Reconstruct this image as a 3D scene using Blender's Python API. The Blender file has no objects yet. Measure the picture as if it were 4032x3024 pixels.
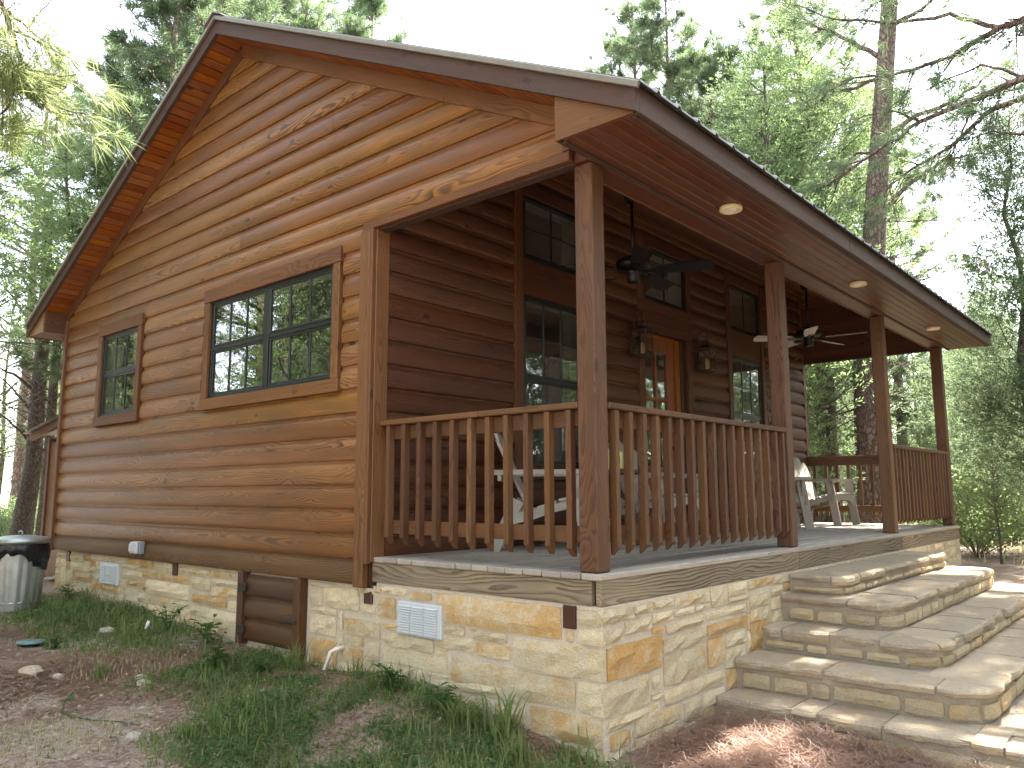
import bpy, math, random
import numpy as np
from mathutils import Matrix, Vector

S = bpy.context.scene
COL = S.collection
rad = math.radians

# ------------------------------------------------------------------ camera
CAM = Vector((2.624, -3.7583, 0.4599))
FW = Vector((-0.65198796, 0.74581283, 0.13665623))
RT = Vector((0.75260724, 0.65846321, -0.00292309))
UP = Vector((0.09216318, -0.10094265, 0.99061422))
cd = bpy.data.cameras.new('camera')
cam = bpy.data.objects.new('camera', cd)
COL.objects.link(cam)
cd.sensor_width = 36.0
cd.lens = 3107.54 / 4032 * 36
cd.clip_start = 0.05
cd.clip_end = 1500
m3 = Matrix((RT, UP, -FW)).transposed()
cam.matrix_world = Matrix.Translation(CAM) @ m3.to_4x4()
S.camera = cam

# ------------------------------------------------------------------ sun, sky, exposure
SUN_DIR = Vector((0.045, 0.59, 0.805)).normalized()       # towards the sun
world = bpy.data.worlds.new('World')
S.world = world
world.use_nodes = True
wn = world.node_tree
sky = wn.nodes.new('ShaderNodeTexSky')
sky.sky_type = 'NISHITA'
sky.sun_disc = False
sky.sun_elevation = math.asin(SUN_DIR.z)
sky.sun_rotation = math.atan2(SUN_DIR.x, SUN_DIR.y)
sky.air_density = 1.0
sky.dust_density = 0.7
sky.ozone_density = 1.0
hs = wn.nodes.new('ShaderNodeHueSaturation')
hs.inputs['Saturation'].default_value = 0.36
wn.links.new(sky.outputs[0], hs.inputs['Color'])
bg = wn.nodes['Background']
wn.links.new(hs.outputs[0], bg.inputs['Color'])
bg.inputs['Strength'].default_value = 0.15

sd = bpy.data.lights.new('sun', 'SUN')
sd.energy = 5.0
sd.angle = rad(0.55)
sd.color = (1.0, 0.94, 0.84)
sun = bpy.data.objects.new('sun', sd)
COL.objects.link(sun)
sun.rotation_euler = SUN_DIR.to_track_quat('Z', 'Y').to_euler()
sun.location = SUN_DIR * 40

S.view_settings.view_transform = 'Standard'
S.view_settings.look = 'None'
S.view_settings.gamma = 1.0
S.view_settings.exposure = 3.0
S.render.engine = 'CYCLES'
S.cycles.use_denoising = True
S.cycles.max_bounces = 7
S.cycles.diffuse_bounces = 4
S.cycles.glossy_bounces = 3
S.cycles.transmission_bounces = 4
S.cycles.transparent_max_bounces = 8
S.cycles.caustics_reflective = False
S.cycles.caustics_refractive = False
S.cycles.sample_clamp_indirect = 6.0

# ------------------------------------------------------------------ helpers
WL = {}            # frame position of every parent, by object name


def wl(o):
    return WL.get(o.name, Vector((0, 0, 0))) if o else Vector((0, 0, 0))


def meta(o, label=None, cat=None, group=None, kind=None):
    if label:
        o['label'] = label
    if cat:
        o['category'] = cat
    if group:
        o['group'] = group
    if kind:
        o['kind'] = kind
    return o


def thing(name, loc, label, cat, group=None, rz=0.0):
    o = bpy.data.objects.new(name, None)
    o.empty_display_size = 0.1
    COL.objects.link(o)
    o.location = loc
    o.rotation_euler = (0, 0, rz)
    WL[o.name] = Vector(loc) if rz == 0 else Vector((0, 0, 0))
    return meta(o, label, cat, group)


def obj(name, me, parent=None, origin=(0, 0, 0), M=None):
    o = bpy.data.objects.new(name, me)
    COL.objects.link(o)
    origin = Vector(origin)
    if parent:
        o.parent = parent
    if M is not None:
        base = M.copy()
        base.translation = base.translation - wl(parent)
        o.matrix_basis = base
        WL[o.name] = M.translation.copy()
    else:
        o.location = origin - wl(parent)
        WL[o.name] = origin
    return o


def mesh(name, v, f, mats, smooth=False, mi=None):
    me = bpy.data.meshes.new(name)
    me.from_pydata([tuple(p) for p in v], [], f)
    for m in (mats if isinstance(mats, (list, tuple)) else [mats]):
        me.materials.append(m)
    if mi is not None:
        me.polygons.foreach_set('material_index', mi)
    if smooth:
        me.polygons.foreach_set('use_smooth', [True] * len(me.polygons))
    me.update()
    return me


def fmesh(name, V, F, mat, smooth=False, mi=None):
    """numpy mesh: V (n,3), F (m,k) all faces with k corners"""
    V = np.asarray(V, np.float32)
    F = np.asarray(F, np.int32)
    k = F.shape[1]
    me = bpy.data.meshes.new(name)
    me.vertices.add(len(V))
    me.vertices.foreach_set('co', V.ravel())
    me.loops.add(F.size)
    me.loops.foreach_set('vertex_index', F.ravel())
    me.polygons.add(len(F))
    me.polygons.foreach_set('loop_start', np.arange(0, F.size, k, dtype=np.int32))
    me.polygons.foreach_set('loop_total', np.full(len(F), k, np.int32))
    for m in (mat if isinstance(mat, (list, tuple)) else [mat]):
        me.materials.append(m)
    if mi is not None:
        me.polygons.foreach_set('material_index', np.asarray(mi, np.int32))
    if smooth:
        me.polygons.foreach_set('use_smooth', np.ones(len(F), bool))
    me.update(calc_edges=True)
    return me


def add(name, v, f, mat, parent=None, origin=None, smooth=False):
    """mesh from frame coordinates; its origin is put at its own centre"""
    v = [Vector(p) for p in v]
    if origin is None:
        origin = sum(v, Vector()) / len(v)
    origin = Vector(origin)
    return obj(name, mesh(name, [p - origin for p in v], f, mat, smooth), parent, origin)


def cbox(x0, x1, y0, y1, z0, z1, c):
    X, Y, Z = (x0, x1), (y0, y1), (z0, z1)
    c = min(c, (x1 - x0) * .3, (y1 - y0) * .3, (z1 - z0) * .3)
    v, idx = [], {}
    for i in (0, 1):
        for j in (0, 1):
            for k in (0, 1):
                sx, sy, sz = (c, -c)[i], (c, -c)[j], (c, -c)[k]
                for a, p in enumerate(((X[i], Y[j] + sy, Z[k] + sz), (X[i] + sx, Y[j], Z[k] + sz), (X[i] + sx, Y[j] + sy, Z[k]))):
                    idx[i, j, k, a] = len(v)
                    v.append(p)
    I = lambda i, j, k, a: idx[i, j, k, a]
    f = []
    for i in (0, 1):
        q = [I(i, 0, 0, 0), I(i, 1, 0, 0), I(i, 1, 1, 0), I(i, 0, 1, 0)]
        f.append(q if i else q[::-1])
        q = [I(0, i, 0, 1), I(0, i, 1, 1), I(1, i, 1, 1), I(1, i, 0, 1)]
        f.append(q if i else q[::-1])
        q = [I(0, 0, i, 2), I(1, 0, i, 2), I(1, 1, i, 2), I(0, 1, i, 2)]
        f.append(q if i else q[::-1])
    for i in (0, 1):
        for j in (0, 1):
            q = [I(i, j, 0, 0), I(i, j, 1, 0), I(i, j, 1, 1), I(i, j, 0, 1)]
            f.append(q if (i + j) % 2 else q[::-1])
            q = [I(i, 0, j, 0), I(i, 1, j, 0), I(i, 1, j, 2), I(i, 0, j, 2)]
            f.append(q[::-1] if (i + j) % 2 else q)
            q = [I(0, i, j, 1), I(1, i, j, 1), I(1, i, j, 2), I(0, i, j, 2)]
            f.append(q if (i + j) % 2 else q[::-1])
            for k in (0, 1):
                t = [I(i, j, k, 0), I(i, j, k, 1), I(i, j, k, 2)]
                f.append(t if (i + j + k) % 2 else t[::-1])
    return v, f


def box(name, x0, x1, y0, y1, z0, z1, mat, parent=None, c=0.004):
    x0, x1 = min(x0, x1), max(x0, x1)
    y0, y1 = min(y0, y1), max(y0, y1)
    z0, z1 = min(z0, z1), max(z0, z1)
    v, f = cbox(x0, x1, y0, y1, z0, z1, c)
    return add(name, v, f, mat, parent, ((x0 + x1) / 2, (y0 + y1) / 2, (z0 + z1) / 2))


def board(name, p0, p1, w, t, up, mat, parent=None, c=0.004):
    """a plank from p0 to p1 along its local x; w = size along 'up', t = the other"""
    p0, p1, up = Vector(p0), Vector(p1), Vector(up)
    x = (p1 - p0)
    L = x.length
    x.normalize()
    y = up.cross(x).normalized()
    z = x.cross(y)
    M = Matrix((x, y, z)).transposed().to_4x4()
    M.translation = (p0 + p1) / 2
    v, f = cbox(-L / 2, L / 2, -t / 2, t / 2, -w / 2, w / 2, c)
    return obj(name, mesh(name, v, f, mat), parent, M=M)


def prism(name, poly, axis, a0, a1, mat, parent=None, smooth=False):
    """polygon extruded along an axis: poly is in the two other axes"""
    def P(p, a):
        return {'x': (a, p[0], p[1]), 'y': (p[0], a, p[1]), 'z': (p[0], p[1], a)}[axis]
    n = len(poly)
    v = [P(p, a0) for p in poly] + [P(p, a1) for p in poly]
    f = [list(range(n))[::-1], list(range(n, 2 * n))]
    f += [[i, (i + 1) % n, n + (i + 1) % n, n + i] for i in range(n)]
    o = add(name, v, f, mat, parent, smooth=smooth)
    import bmesh
    bm = bmesh.new()
    bm.from_mesh(o.data)
    bmesh.ops.recalc_face_normals(bm, faces=bm.faces)
    bm.to_mesh(o.data)
    bm.free()
    return o


def lathe(name, prof, n, mat, parent=None, centre=(0, 0, 0), smooth=True, wob=None):
    """prof: (r, z) list, axis z"""
    v, f = [], []
    for i, (r, z) in enumerate(prof):
        for k in range(n):
            a = 2 * math.pi * k / n
            rr = r if wob is None else r + wob(i, k)
            v.append((centre[0] + rr * math.cos(a), centre[1] + rr * math.sin(a), centre[2] + z))
    for i in range(len(prof) - 1):
        for k in range(n):
            k2 = (k + 1) % n
            f.append([i * n + k, i * n + k2, (i + 1) * n + k2, (i + 1) * n + k])
    if prof[0][0] > 1e-4:
        f.append(list(range(n))[::-1])
    if prof[-1][0] > 1e-4:
        f.append([(len(prof) - 1) * n + k for k in range(n)])
    return add(name, v, f, mat, parent, centre, smooth)


def tube_arrays(pts, rads, n=6):
    pts = [Vector(p) for p in pts]
    V, F = [], []
    ref = Vector((0.31, 0.17, 0.93))
    for i, p in enumerate(pts):
        d = (pts[min(i + 1, len(pts) - 1)] - pts[max(i - 1, 0)])
        if d.length < 1e-9:
            d = Vector((0, 0, 1))
        d.normalize()
        a = d.cross(ref)
        if a.length < .1:
            a = d.cross(Vector((1, 0, 0)))
        a.normalize()
        b = d.cross(a)
        r = rads[i] if hasattr(rads, '__len__') else rads
        for k in range(n):
            t = 2 * math.pi * k / n
            V.append(p + a * (r * math.cos(t)) + b * (r * math.sin(t)))
    for i in range(len(pts) - 1):
        for k in range(n):
            k2 = (k + 1) % n
            F.append([i * n + k, i * n + k2, (i + 1) * n + k2, (i + 1) * n + k])
    return V, F


def tube(name, pts, rads, n, mat, parent=None, smooth=True):
    V, F = tube_arrays(pts, rads, n)
    m = len(pts)
    F = F + [list(range(n))[::-1], [(m - 1) * n + k for k in range(n)]]
    return add(name, V, F, mat, parent, smooth=smooth)


def copy_tree(o, parent=None):
    c = o.copy()
    COL.objects.link(c)
    if parent:
        c.parent = parent
    for ch in list(o.children):
        copy_tree(ch, c)
    return c


# ------------------------------------------------------------------ materials
class NT:
    def __init__(s, name):
        s.m = bpy.data.materials.new(name)
        s.m.use_nodes = True
        s.t = s.m.node_tree
        s.b = s.t.nodes['Principled BSDF']

    def n(s, typ, **kw):
        nd = s.t.nodes.new('ShaderNode' + typ)
        ins = kw.pop('ins', {})
        for k, v in kw.items():
            setattr(nd, k, v)
        for k, v in ins.items():
            s.put(nd.inputs[k], v)
        return nd

    def put(s, sock, v):
        if isinstance(v, bpy.types.NodeSocket):
            s.t.links.new(v, sock)
        elif hasattr(v, 'outputs'):
            s.t.links.new(v.outputs[0], sock)
        else:
            sock.default_value = v

    def math(s, op, a, b=0.0, c=None, clamp=False):
        nd = s.n('Math', operation=op, use_clamp=clamp)
        s.put(nd.inputs[0], a)
        s.put(nd.inputs[1], b)
        if c is not None:
            s.put(nd.inputs[2], c)
        return nd.outputs[0]

    def mixc(s, f, a, b, mode='MIX'):
        nd = s.n('Mix', data_type='RGBA', blend_type=mode)
        s.put(nd.inputs['Factor'], f)
        s.put(nd.inputs['A'], a if not isinstance(a, tuple) else (*a, 1))
        s.put(nd.inputs['B'], b if not isinstance(b, tuple) else (*b, 1))
        return nd.outputs['Result']

    def ramp(s, f, stops):
        nd = s.n('ValToRGB')
        s.put(nd.inputs[0], f)
        el = nd.color_ramp.elements
        while len(el) < len(stops):
            el.new(0.5)
        for e, (p, c) in zip(el, stops):
            e.position = p
            e.color = (c, c, c, 1) if not isinstance(c, tuple) else (*c, 1)
        return nd.outputs[0]

    def noise(s, vec, scale, detail=2.0, rough=0.5, out=0):
        nd = s.n('TexNoise', ins={'Vector': vec, 'Scale': scale, 'Detail': detail, 'Roughness': rough})
        return nd.outputs[out]

    def set(s, **kw):
        for k, v in kw.items():
            s.put(s.b.inputs[k.replace('_', ' ')], (*v, 1) if isinstance(v, tuple) and len(v) == 3 else v)

    def bump(s, h, strength=0.3, dist=0.01):
        nd = s.n('Bump', ins={'Height': h, 'Strength': strength, 'Distance': dist})
        s.put(s.b.inputs['Normal'], nd.outputs[0])


def simple(name, col, rough=0.6, metal=0.0, spec=0.5, noise=0.12, scale=6.0):
    t = NT(name)
    co = t.n('TexCoord').outputs['Object']
    nz = t.noise(co, scale, 4, 0.6)
    c = t.mixc(nz, tuple(x * (1 - noise * 2) for x in col), tuple(min(1, x * (1 + noise * 2)) for x in col))
    t.set(Base_Color=c, Roughness=rough, Metallic=metal)
    t.b.inputs['Specular IOR Level'].default_value = spec
    return t.m


def wood(name, axis, light, dark, ring=28.0, ringc=0.75, vary=0.35, rough=0.5, grey=0.0, greycol=(0.2, 0.18, 0.16),
         knots=1.0, nails=0.0, bump=0.25, warm=0.0, spec=0.45):
    t = NT(name)
    co = t.n('TexCoord').outputs['Object']
    sp = t.n('SeparateXYZ', ins={0: co})
    rnd = t.n('ObjectInfo').outputs['Random']
    o = {'x': (0, 1, 2), 'y': (1, 0, 2), 'z': (2, 0, 1)}[axis]
    L, A, B = [sp.outputs[i] for i in o]
    L = t.math('ADD', L, t.math('MULTIPLY', rnd, 173.0))
    r2 = t.math('FRACT', t.math('MULTIPLY', rnd, 17.31))
    r3 = t.math('FRACT', t.math('MULTIPLY', rnd, 91.7))
    A = t.math('ADD', A, t.math('MULTIPLY', t.math('SUBTRACT', r2, .5), .10))
    B = t.math('ADD', B, t.math('MULTIPLY', t.math('SUBTRACT', r3, .5), .16))
    vec = t.n('CombineXYZ', ins={0: L, 1: A, 2: B}).outputs[0]
    # knots: sparse cells along the board
    kv = t.n('CombineXYZ', ins={0: t.math('MULTIPLY', L, 2.6), 1: t.math('MULTIPLY', A, 6.0), 2: t.math('MULTIPLY', B, 6.0)})
    vo = t.n('TexVoronoi', feature='F1', ins={'Vector': kv, 'Scale': 1.0, 'Randomness': 1.0})
    kpick = t.math('GREATER_THAN', t.n('SeparateColor', ins={0: vo.outputs['Color']}).outputs[0], .42)
    kd = vo.outputs['Distance']
    kspread = t.math('MULTIPLY', t.math('MULTIPLY', t.math('SUBTRACT', 1.0, t.math('SMOOTHSTEP' if False else 'MULTIPLY', kd, 2.2), clamp=True), kpick), .035)
    # rings: tree axis along the board, drifting slowly along the length
    wv = t.n('CombineXYZ', ins={0: t.math('MULTIPLY', L, .75), 1: t.math('MULTIPLY', A, 3.5), 2: t.math('MULTIPLY', B, 3.5)})
    wn_ = t.n('TexNoise', ins={'Vector': wv, 'Scale': 1.0, 'Detail': 2.5, 'Roughness': .5})
    ws = t.n('SeparateColor', ins={0: wn_.outputs['Color']})
    da = t.math('MULTIPLY', t.math('SUBTRACT', ws.outputs[0], .5), .24)
    db = t.math('MULTIPLY', t.math('SUBTRACT', ws.outputs[1], .5), .24)
    A2 = t.math('ADD', A, da)
    B2 = t.math('ADD', B, db)
    rr = t.math('SQRT', t.math('ADD', t.math('MULTIPLY', A2, A2), t.math('MULTIPLY', B2, B2)))
    rr = t.math('ADD', rr, kspread)
    fin = t.noise(t.n('CombineXYZ', ins={0: t.math('MULTIPLY', L, 6), 1: t.math('MULTIPLY', A, 60), 2: t.math('MULTIPLY', B, 60)}), 1.0, 2, .5)
    ph = t.math('ADD', t.math('MULTIPLY', rr, ring * 3.2), t.math('MULTIPLY', fin, .35))
    saw = t.math('FRACT', ph)
    rg = t.ramp(saw, [(0.0, 0.0), (.40, .14), (.80, 1.0), (.95, .85), (1.0, 0.0)])
    fib = t.noise(t.n('CombineXYZ', ins={0: t.math('MULTIPLY', L, 5), 1: t.math('MULTIPLY', A, 260), 2: t.math('MULTIPLY', B, 260)}), 1.0, 2, .6)
    amp = t.math('MULTIPLY', t.ramp(t.noise(wv, .9, 2), [(.35, .40), (.62, 1.1)]), ringc)
    f = t.math('ADD', t.math('MULTIPLY', rg, amp), t.math('MULTIPLY', t.math('SUBTRACT', fib, .5), .45), clamp=True)
    c = t.mixc(f, light, dark)
    # blotches of stain along the board
    bl = t.noise(t.n('CombineXYZ', ins={0: t.math('MULTIPLY', L, .9), 1: t.math('MULTIPLY', A, 9), 2: t.math('MULTIPLY', B, 9)}), 1.0, 4, .6)
    c = t.mixc(t.ramp(bl, [(.35, 0.0), (.75, .45)]), c, tuple(x * .62 for x in dark))
    if grey > 0:
        gz = t.noise(t.n('CombineXYZ', ins={0: t.math('MULTIPLY', L, 1.3), 1: t.math('MULTIPLY', A, 14), 2: t.math('MULTIPLY', B, 14)}), 1.7, 5, .65)
        gz = t.math('ADD', gz, t.math('MULTIPLY', t.math('SUBTRACT', r2, .5), .25))
        c = t.mixc(t.math('MULTIPLY', t.ramp(gz, [(.42, 0.0), (.68, 1.0)]), grey), c, greycol)
    # board to board
    hsv = t.n('HueSaturation', ins={'Color': c, 'Hue': t.math('ADD', .499 + warm, t.math('MULTIPLY', t.math('SUBTRACT', r3, .5), .014)),
                                    'Saturation': t.math('ADD', .95, t.math('MULTIPLY', r2, .16)),
                                    'Value': t.math('ADD', 1 - vary / 2, t.math('MULTIPLY', r3, vary))})
    c = hsv.outputs[0]
    if knots > 0:
        kn = t.math('MULTIPLY', t.math('MULTIPLY', t.math('LESS_THAN', kd, t.math('ADD', .078, t.math('MULTIPLY', fib, .06))), kpick), .8 * knots)
        c = t.mixc(kn, c, tuple(x * .28 for x in dark))
    if nails > 0:
        nv = t.n('TexVoronoi', feature='F1', ins={'Vector': vec, 'Scale': 5.5, 'Randomness': .85})
        c = t.mixc(t.math('MULTIPLY', t.math('LESS_THAN', nv.outputs['Distance'], .036), nails), c, (.012, .009, .008))
    t.set(Base_Color=c, Roughness=t.math('ADD', rough - .1, t.math('MULTIPLY', fib, .25)))
    t.b.inputs['Specular IOR Level'].default_value = spec
    t.bump(t.math('ADD', t.math('MULTIPLY', rg, .6), fib), bump, .003)
    return t.m


WD = {}
for ax in 'xyz':
    WD['log', ax] = wood('log_siding_wood_' + ax, ax, (.290, .122, .042), (.062, .024, .009), ring=24, ringc=.95, vary=.30, rough=.36, grey=.5,
                         greycol=(.090, .053, .026), nails=.95, knots=1, warm=.002)
    WD['logd', ax] = wood('weathered_log_wood_' + ax, ax, (.155, .070, .025), (.050, .021, .008), ring=22, ringc=1.0, vary=.2, rough=.6, grey=.75,
                          greycol=(.068, .042, .022), nails=.95, knots=1)
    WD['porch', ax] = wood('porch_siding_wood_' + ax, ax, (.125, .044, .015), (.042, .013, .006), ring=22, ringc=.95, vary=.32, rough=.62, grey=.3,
                           greycol=(.060, .030, .018), nails=.8)  # same siding in a redder stain, darkened to carry the porch shade
    WD['trim', ax] = wood('trim_wood_' + ax, ax, (.175, .068, .018), (.060, .021, .007), ring=26, vary=.35, rough=.55, grey=.45,
                          greycol=(.085, .052, .028), knots=.7)
    WD['rail', ax] = wood('rail_wood_' + ax, ax, (.150, .066, .025), (.048, .019, .008), ring=30, vary=.45, rough=.58, grey=.55,
                          greycol=(.085, .052, .028), knots=.8)
    WD['fascia', ax] = wood('fascia_wood_' + ax, ax, (.080, .040, .026), (.036, .019, .014), ring=26, vary=.25, rough=.7, grey=.8,
                            greycol=(.060, .043, .035), knots=.5)
    WD['soffit', ax] = wood('soffit_wood_' + ax, ax, (.27, .085, .019), (.11, .030, .008), ring=24, vary=.4, rough=.5, knots=.9)
    WD['eave', ax] = wood('eave_wood_' + ax, ax, (.125, .048, .024), (.060, .021, .011), ring=20, ringc=.45, vary=.2, rough=.38, knots=1)
    WD['deck', ax] = wood('deck_wood_' + ax, ax, (.40, .35, .29), (.20, .165, .13), ring=26, vary=.3, rough=.75, grey=.6,
                          greycol=(.30, .275, .245), knots=.4, nails=.5)
    WD['rim', ax] = wood('rim_wood_' + ax, ax, (.290, .225, .145), (.060, .038, .023), ring=13, ringc=1.0, vary=.15, rough=.75, grey=.6,
                         greycol=(.175, .150, .112), nails=.8, knots=.8)
    WD['door', ax] = wood('door_wood_' + ax, ax, (.29, .098, .024), (.14, .040, .010), ring=24, vary=.15, rough=.38, knots=.5)
    WD['chair', ax] = wood('chair_wood_' + ax, ax, (.40, .36, .30), (.23, .20, .165), ring=30, ringc=.5, vary=.2, rough=.75, grey=.4,
                           greycol=(.38, .35, .30), knots=.2)
    WD['dark', ax] = wood('dark_wood_' + ax, ax, (.085, .036, .015), (.035, .014, .006), ring=26, vary=.3, rough=.5, knots=.5)


def stone_mat(name, base, stain, mort=False):
    t = NT(name)
    co = t.n('TexCoord').outputs['Object']
    rnd = t.n('ObjectInfo').outputs['Random']
    vec = t.n('VectorMath', operation='ADD', ins={0: co, 1: t.n('CombineXYZ', ins={0: t.math('MULTIPLY', rnd, 41.), 1: t.math('MULTIPLY', rnd, 73.), 2: 0.0})}).outputs[0]
    tint = t.n('Attribute', attribute_type='OBJECT', attribute_name='tint').outputs['Fac']
    n1 = t.noise(vec, 5.5, 5, .62)
    n2 = t.noise(vec, 38., 6, .7)
    n3 = t.noise(vec, 130., 3, .6)
    r2 = t.math('FRACT', t.math('MULTIPLY', rnd, 13.7))
    c = t.mixc(n2, tuple(x * .74 for x in base), tuple(min(1, x * 1.16) for x in base))
    c = t.mixc(t.ramp(n3, [(.36, .5), (.52, 0.0)]), c, tuple(x * .55 for x in base))
    n4 = t.noise(vec, 14., 5, .7)
    st = t.ramp(t.math('ADD', t.math('ADD', t.math('MULTIPLY', n1, .7), t.math('MULTIPLY', n4, .45)), t.math('MULTIPLY', t.math('SUBTRACT', tint, .5), .42)), [(.56, 0.0), (.80, 1.0)])
    c = t.mixc(t.math('MULTIPLY', st, .92), c, t.mixc(n2, tuple(x * .7 for x in stain), tuple(min(1, x * 1.4) for x in stain)))
    c = t.mixc(t.math('MULTIPLY', t.ramp(n4, [(.40, 0.0), (.70, 1.0)]), .5), c, (.62, .45, .22))
    # grey weathering on some stones
    g = t.ramp(t.noise(vec, 9., 5, .7), [(.55, 0.0), (.80, .3)])
    c = t.mixc(g, c, (.42, .36, .26))
    h = t.n('HueSaturation', ins={'Color': c, 'Value': t.math('ADD', .86, t.math('MULTIPLY', r2, .26))})
    t.set(Base_Color=h.outputs[0], Roughness=.88)
    t.b.inputs['Specular IOR Level'].default_value = .25
    t.bump(t.math('ADD', t.math('MULTIPLY', n2, .8), t.math('MULTIPLY', n3, .45)), 1.0, .02)
    return t.m


M_STONE = stone_mat('limestone', (.71, .61, .43), (.50, .27, .075))
M_STEP = stone_mat('step_limestone', (.50, .42, .29), (.42, .27, .12))
M_FLAG = stone_mat('flagstone', (.46, .385, .295), (.36, .24, .16))


def mortar(name, col):
    t = NT(name)
    co = t.n('TexCoord').outputs['Object']
    n1 = t.noise(co, 9., 5, .6)
    n2 = t.noise(co, 90., 4, .6)
    c = t.mixc(n1, tuple(x * .72 for x in col), tuple(x * 1.18 for x in col))
    c = t.mixc(t.ramp(n2, [(.35, .4), (.55, 0.)]), c, tuple(x * .5 for x in col))
    t.set(Base_Color=c, Roughness=.95)
    t.bump(n2, .6, .006)
    return t.m


M_MORTAR = mortar('mortar', (.56, .48, .375))
M_STEPMORT = mortar('step_mortar', (.33, .27, .20))

M_BLACKFRAME = simple('window_frame_paint', (.007, .008, .009), .4, noise=.1)
M_BLACK = simple('black_metal', (.006, .006, .007), .42, .3)
M_FANBLADE = wood('dark_fan_blade', 'x', (.014, .012, .012), (.006, .006, .006), ring=20, vary=.1, rough=.35, knots=0)
M_REFLECTBLADE = wood('fan_blade_painted_reflection', 'x', (.62, .58, .55), (.25, .22, .21), ring=14, ringc=.9, vary=.05, rough=.5, knots=0)  # the reflection on the blade undersides is painted in as a pale colour
M_WHITE = simple('white_paint', (.84, .82, .78), .5, noise=.03)
M_VENT = simple('vent_paint', (.50, .53, .55), .5, noise=.05)
M_GREYBOX = simple('outlet_plastic', (.24, .25, .265), .5, noise=.05)
M_CREAM = simple('light_trim', (.72, .62, .42), .5, noise=.03)
M_PVC = simple('pvc', (.72, .66, .55), .4, noise=.06)
M_GALV = simple('galvanised', (.36, .39, .37), .42, .75, noise=.16, scale=9)
M_ROOF = simple('roof_metal', (.17, .175, .175), .5, .6, noise=.1)
M_ROOFEDGE = simple('roof_edge_metal', (.22, .20, .165), .45, .5, noise=.14)
M_INNER = simple('interior_wall', (.55, .50, .44), .8, noise=.05)
M_INCEIL = simple('interior_ceiling', (.34, .29, .25), .8, noise=.06)
M_GREENLID = simple('lid_plastic', (.10, .19, .17), .5, noise=.12)
M_COPPER = simple('aged_lantern_metal', (.075, .045, .030), .55, .5, noise=.3, scale=20)
M_CANDLE = simple('candle_wax', (.72, .60, .34), .6, noise=.03)
M_MUG = simple('yellow_glaze', (.70, .60, .20), .35, noise=.04)
M_RUST = simple('rusty_hinge', (.045, .032, .026), .7, .4, noise=.3)


def glass_mat(name, k=1.0, tint=(.86, .90, .90)):
    t = NT(name)
    t.t.nodes.remove(t.b)
    co = t.n('TexCoord').outputs['Object']
    bp = t.n('Bump', ins={'Height': t.noise(co, 1.6, 1), 'Strength': .12, 'Distance': .02})
    fr = t.n('Fresnel', ins={'IOR': 1.5, 'Normal': bp.outputs[0]})
    fac = t.math('ADD', t.math('MULTIPLY', fr.outputs[0], 2.3 * k), .08 * k, clamp=True)
    gl = t.n('BsdfGlossy', ins={'Color': (.95, .97, .97, 1), 'Roughness': 0.0, 'Normal': bp.outputs[0]})
    tr = t.n('BsdfTransparent', ins={'Color': (*tint, 1)})
    mx = t.n('MixShader', ins={0: fac, 1: tr.outputs[0], 2: gl.outputs[0]})
    t.t.links.new(mx.outputs[0], t.t.nodes['Material Output'].inputs[0])
    return t.m


M_GLASS = glass_mat('window_glass', 1.0)
M_LAMPGLASS = glass_mat('lantern_glass', .7, (.9, .88, .82))


def leaf_mat(name, c1, c2, trans=.45, tcol=None, rough=.55):
    t = NT(name)
    geo = t.n('NewGeometry')
    rnd = t.n('ObjectInfo').outputs['Random']
    isl = geo.outputs['Random Per Island']
    co = t.n('TexCoord').outputs['Object']
    nz = t.noise(co, 1.1, 3, .6)
    f = t.math('ADD', t.math('MULTIPLY', isl, .45), t.math('MULTIPLY', nz, .6), clamp=True)
    c = t.mixc(f, c1, c2)
    h = t.n('HueSaturation', ins={'Color': c, 'Hue': t.math('ADD', .485, t.math('MULTIPLY', rnd, .03)), 'Value': t.math('ADD', .82, t.math('MULTIPLY', rnd, .36))})
    t.set(Base_Color=h.outputs[0], Roughness=rough)
    t.b.inputs['Specular IOR Level'].default_value = .35
    tl = t.n('BsdfTranslucent')
    tc = t.mixc(.55, h.outputs[0], tcol or tuple(min(1, x * 2.9) for x in c2))
    t.put(tl.inputs[0], tc)
    mx = t.n('MixShader', ins={0: trans, 1: t.b.outputs[0], 2: tl.outputs[0]})
    t.t.links.new(mx.outputs[0], t.t.nodes['Material Output'].inputs[0])
    return t.m


M_PINE = leaf_mat('pine_needles', (.044, .080, .044), (.096, .132, .062), .5)
M_NEARPINE = leaf_mat('near_pine_needles', (.080, .120, .050), (.165, .185, .075), .5)
M_JUNI = leaf_mat('juniper_foliage', (.056, .100, .038), (.130, .175, .062), .58, (.34, .46, .20))
M_CEDAR = leaf_mat('cedar_foliage', (.050, .085, .048), (.112, .148, .070), .55, (.28, .37, .19))
M_BROAD = leaf_mat('broad_leaves', (.062, .105, .040), (.140, .185, .066), .6, (.36, .48, .20))
M_BROWNLEAF = leaf_mat('dry_foliage', (.16, .09, .05), (.26, .17, .09), .4)
M_GRASS = leaf_mat('grass_blades', (.070, .115, .034), (.165, .195, .070), .45)
M_DRYGRASS = leaf_mat('dry_grass', (.28, .22, .13), (.42, .35, .20), .4)
M_LITTER = leaf_mat('pine_straw', (.150, .078, .050), (.360, .235, .165), .15)
M_WEED = leaf_mat('weed_leaves', (.035, .085, .022), (.075, .15, .035), .4)


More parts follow.
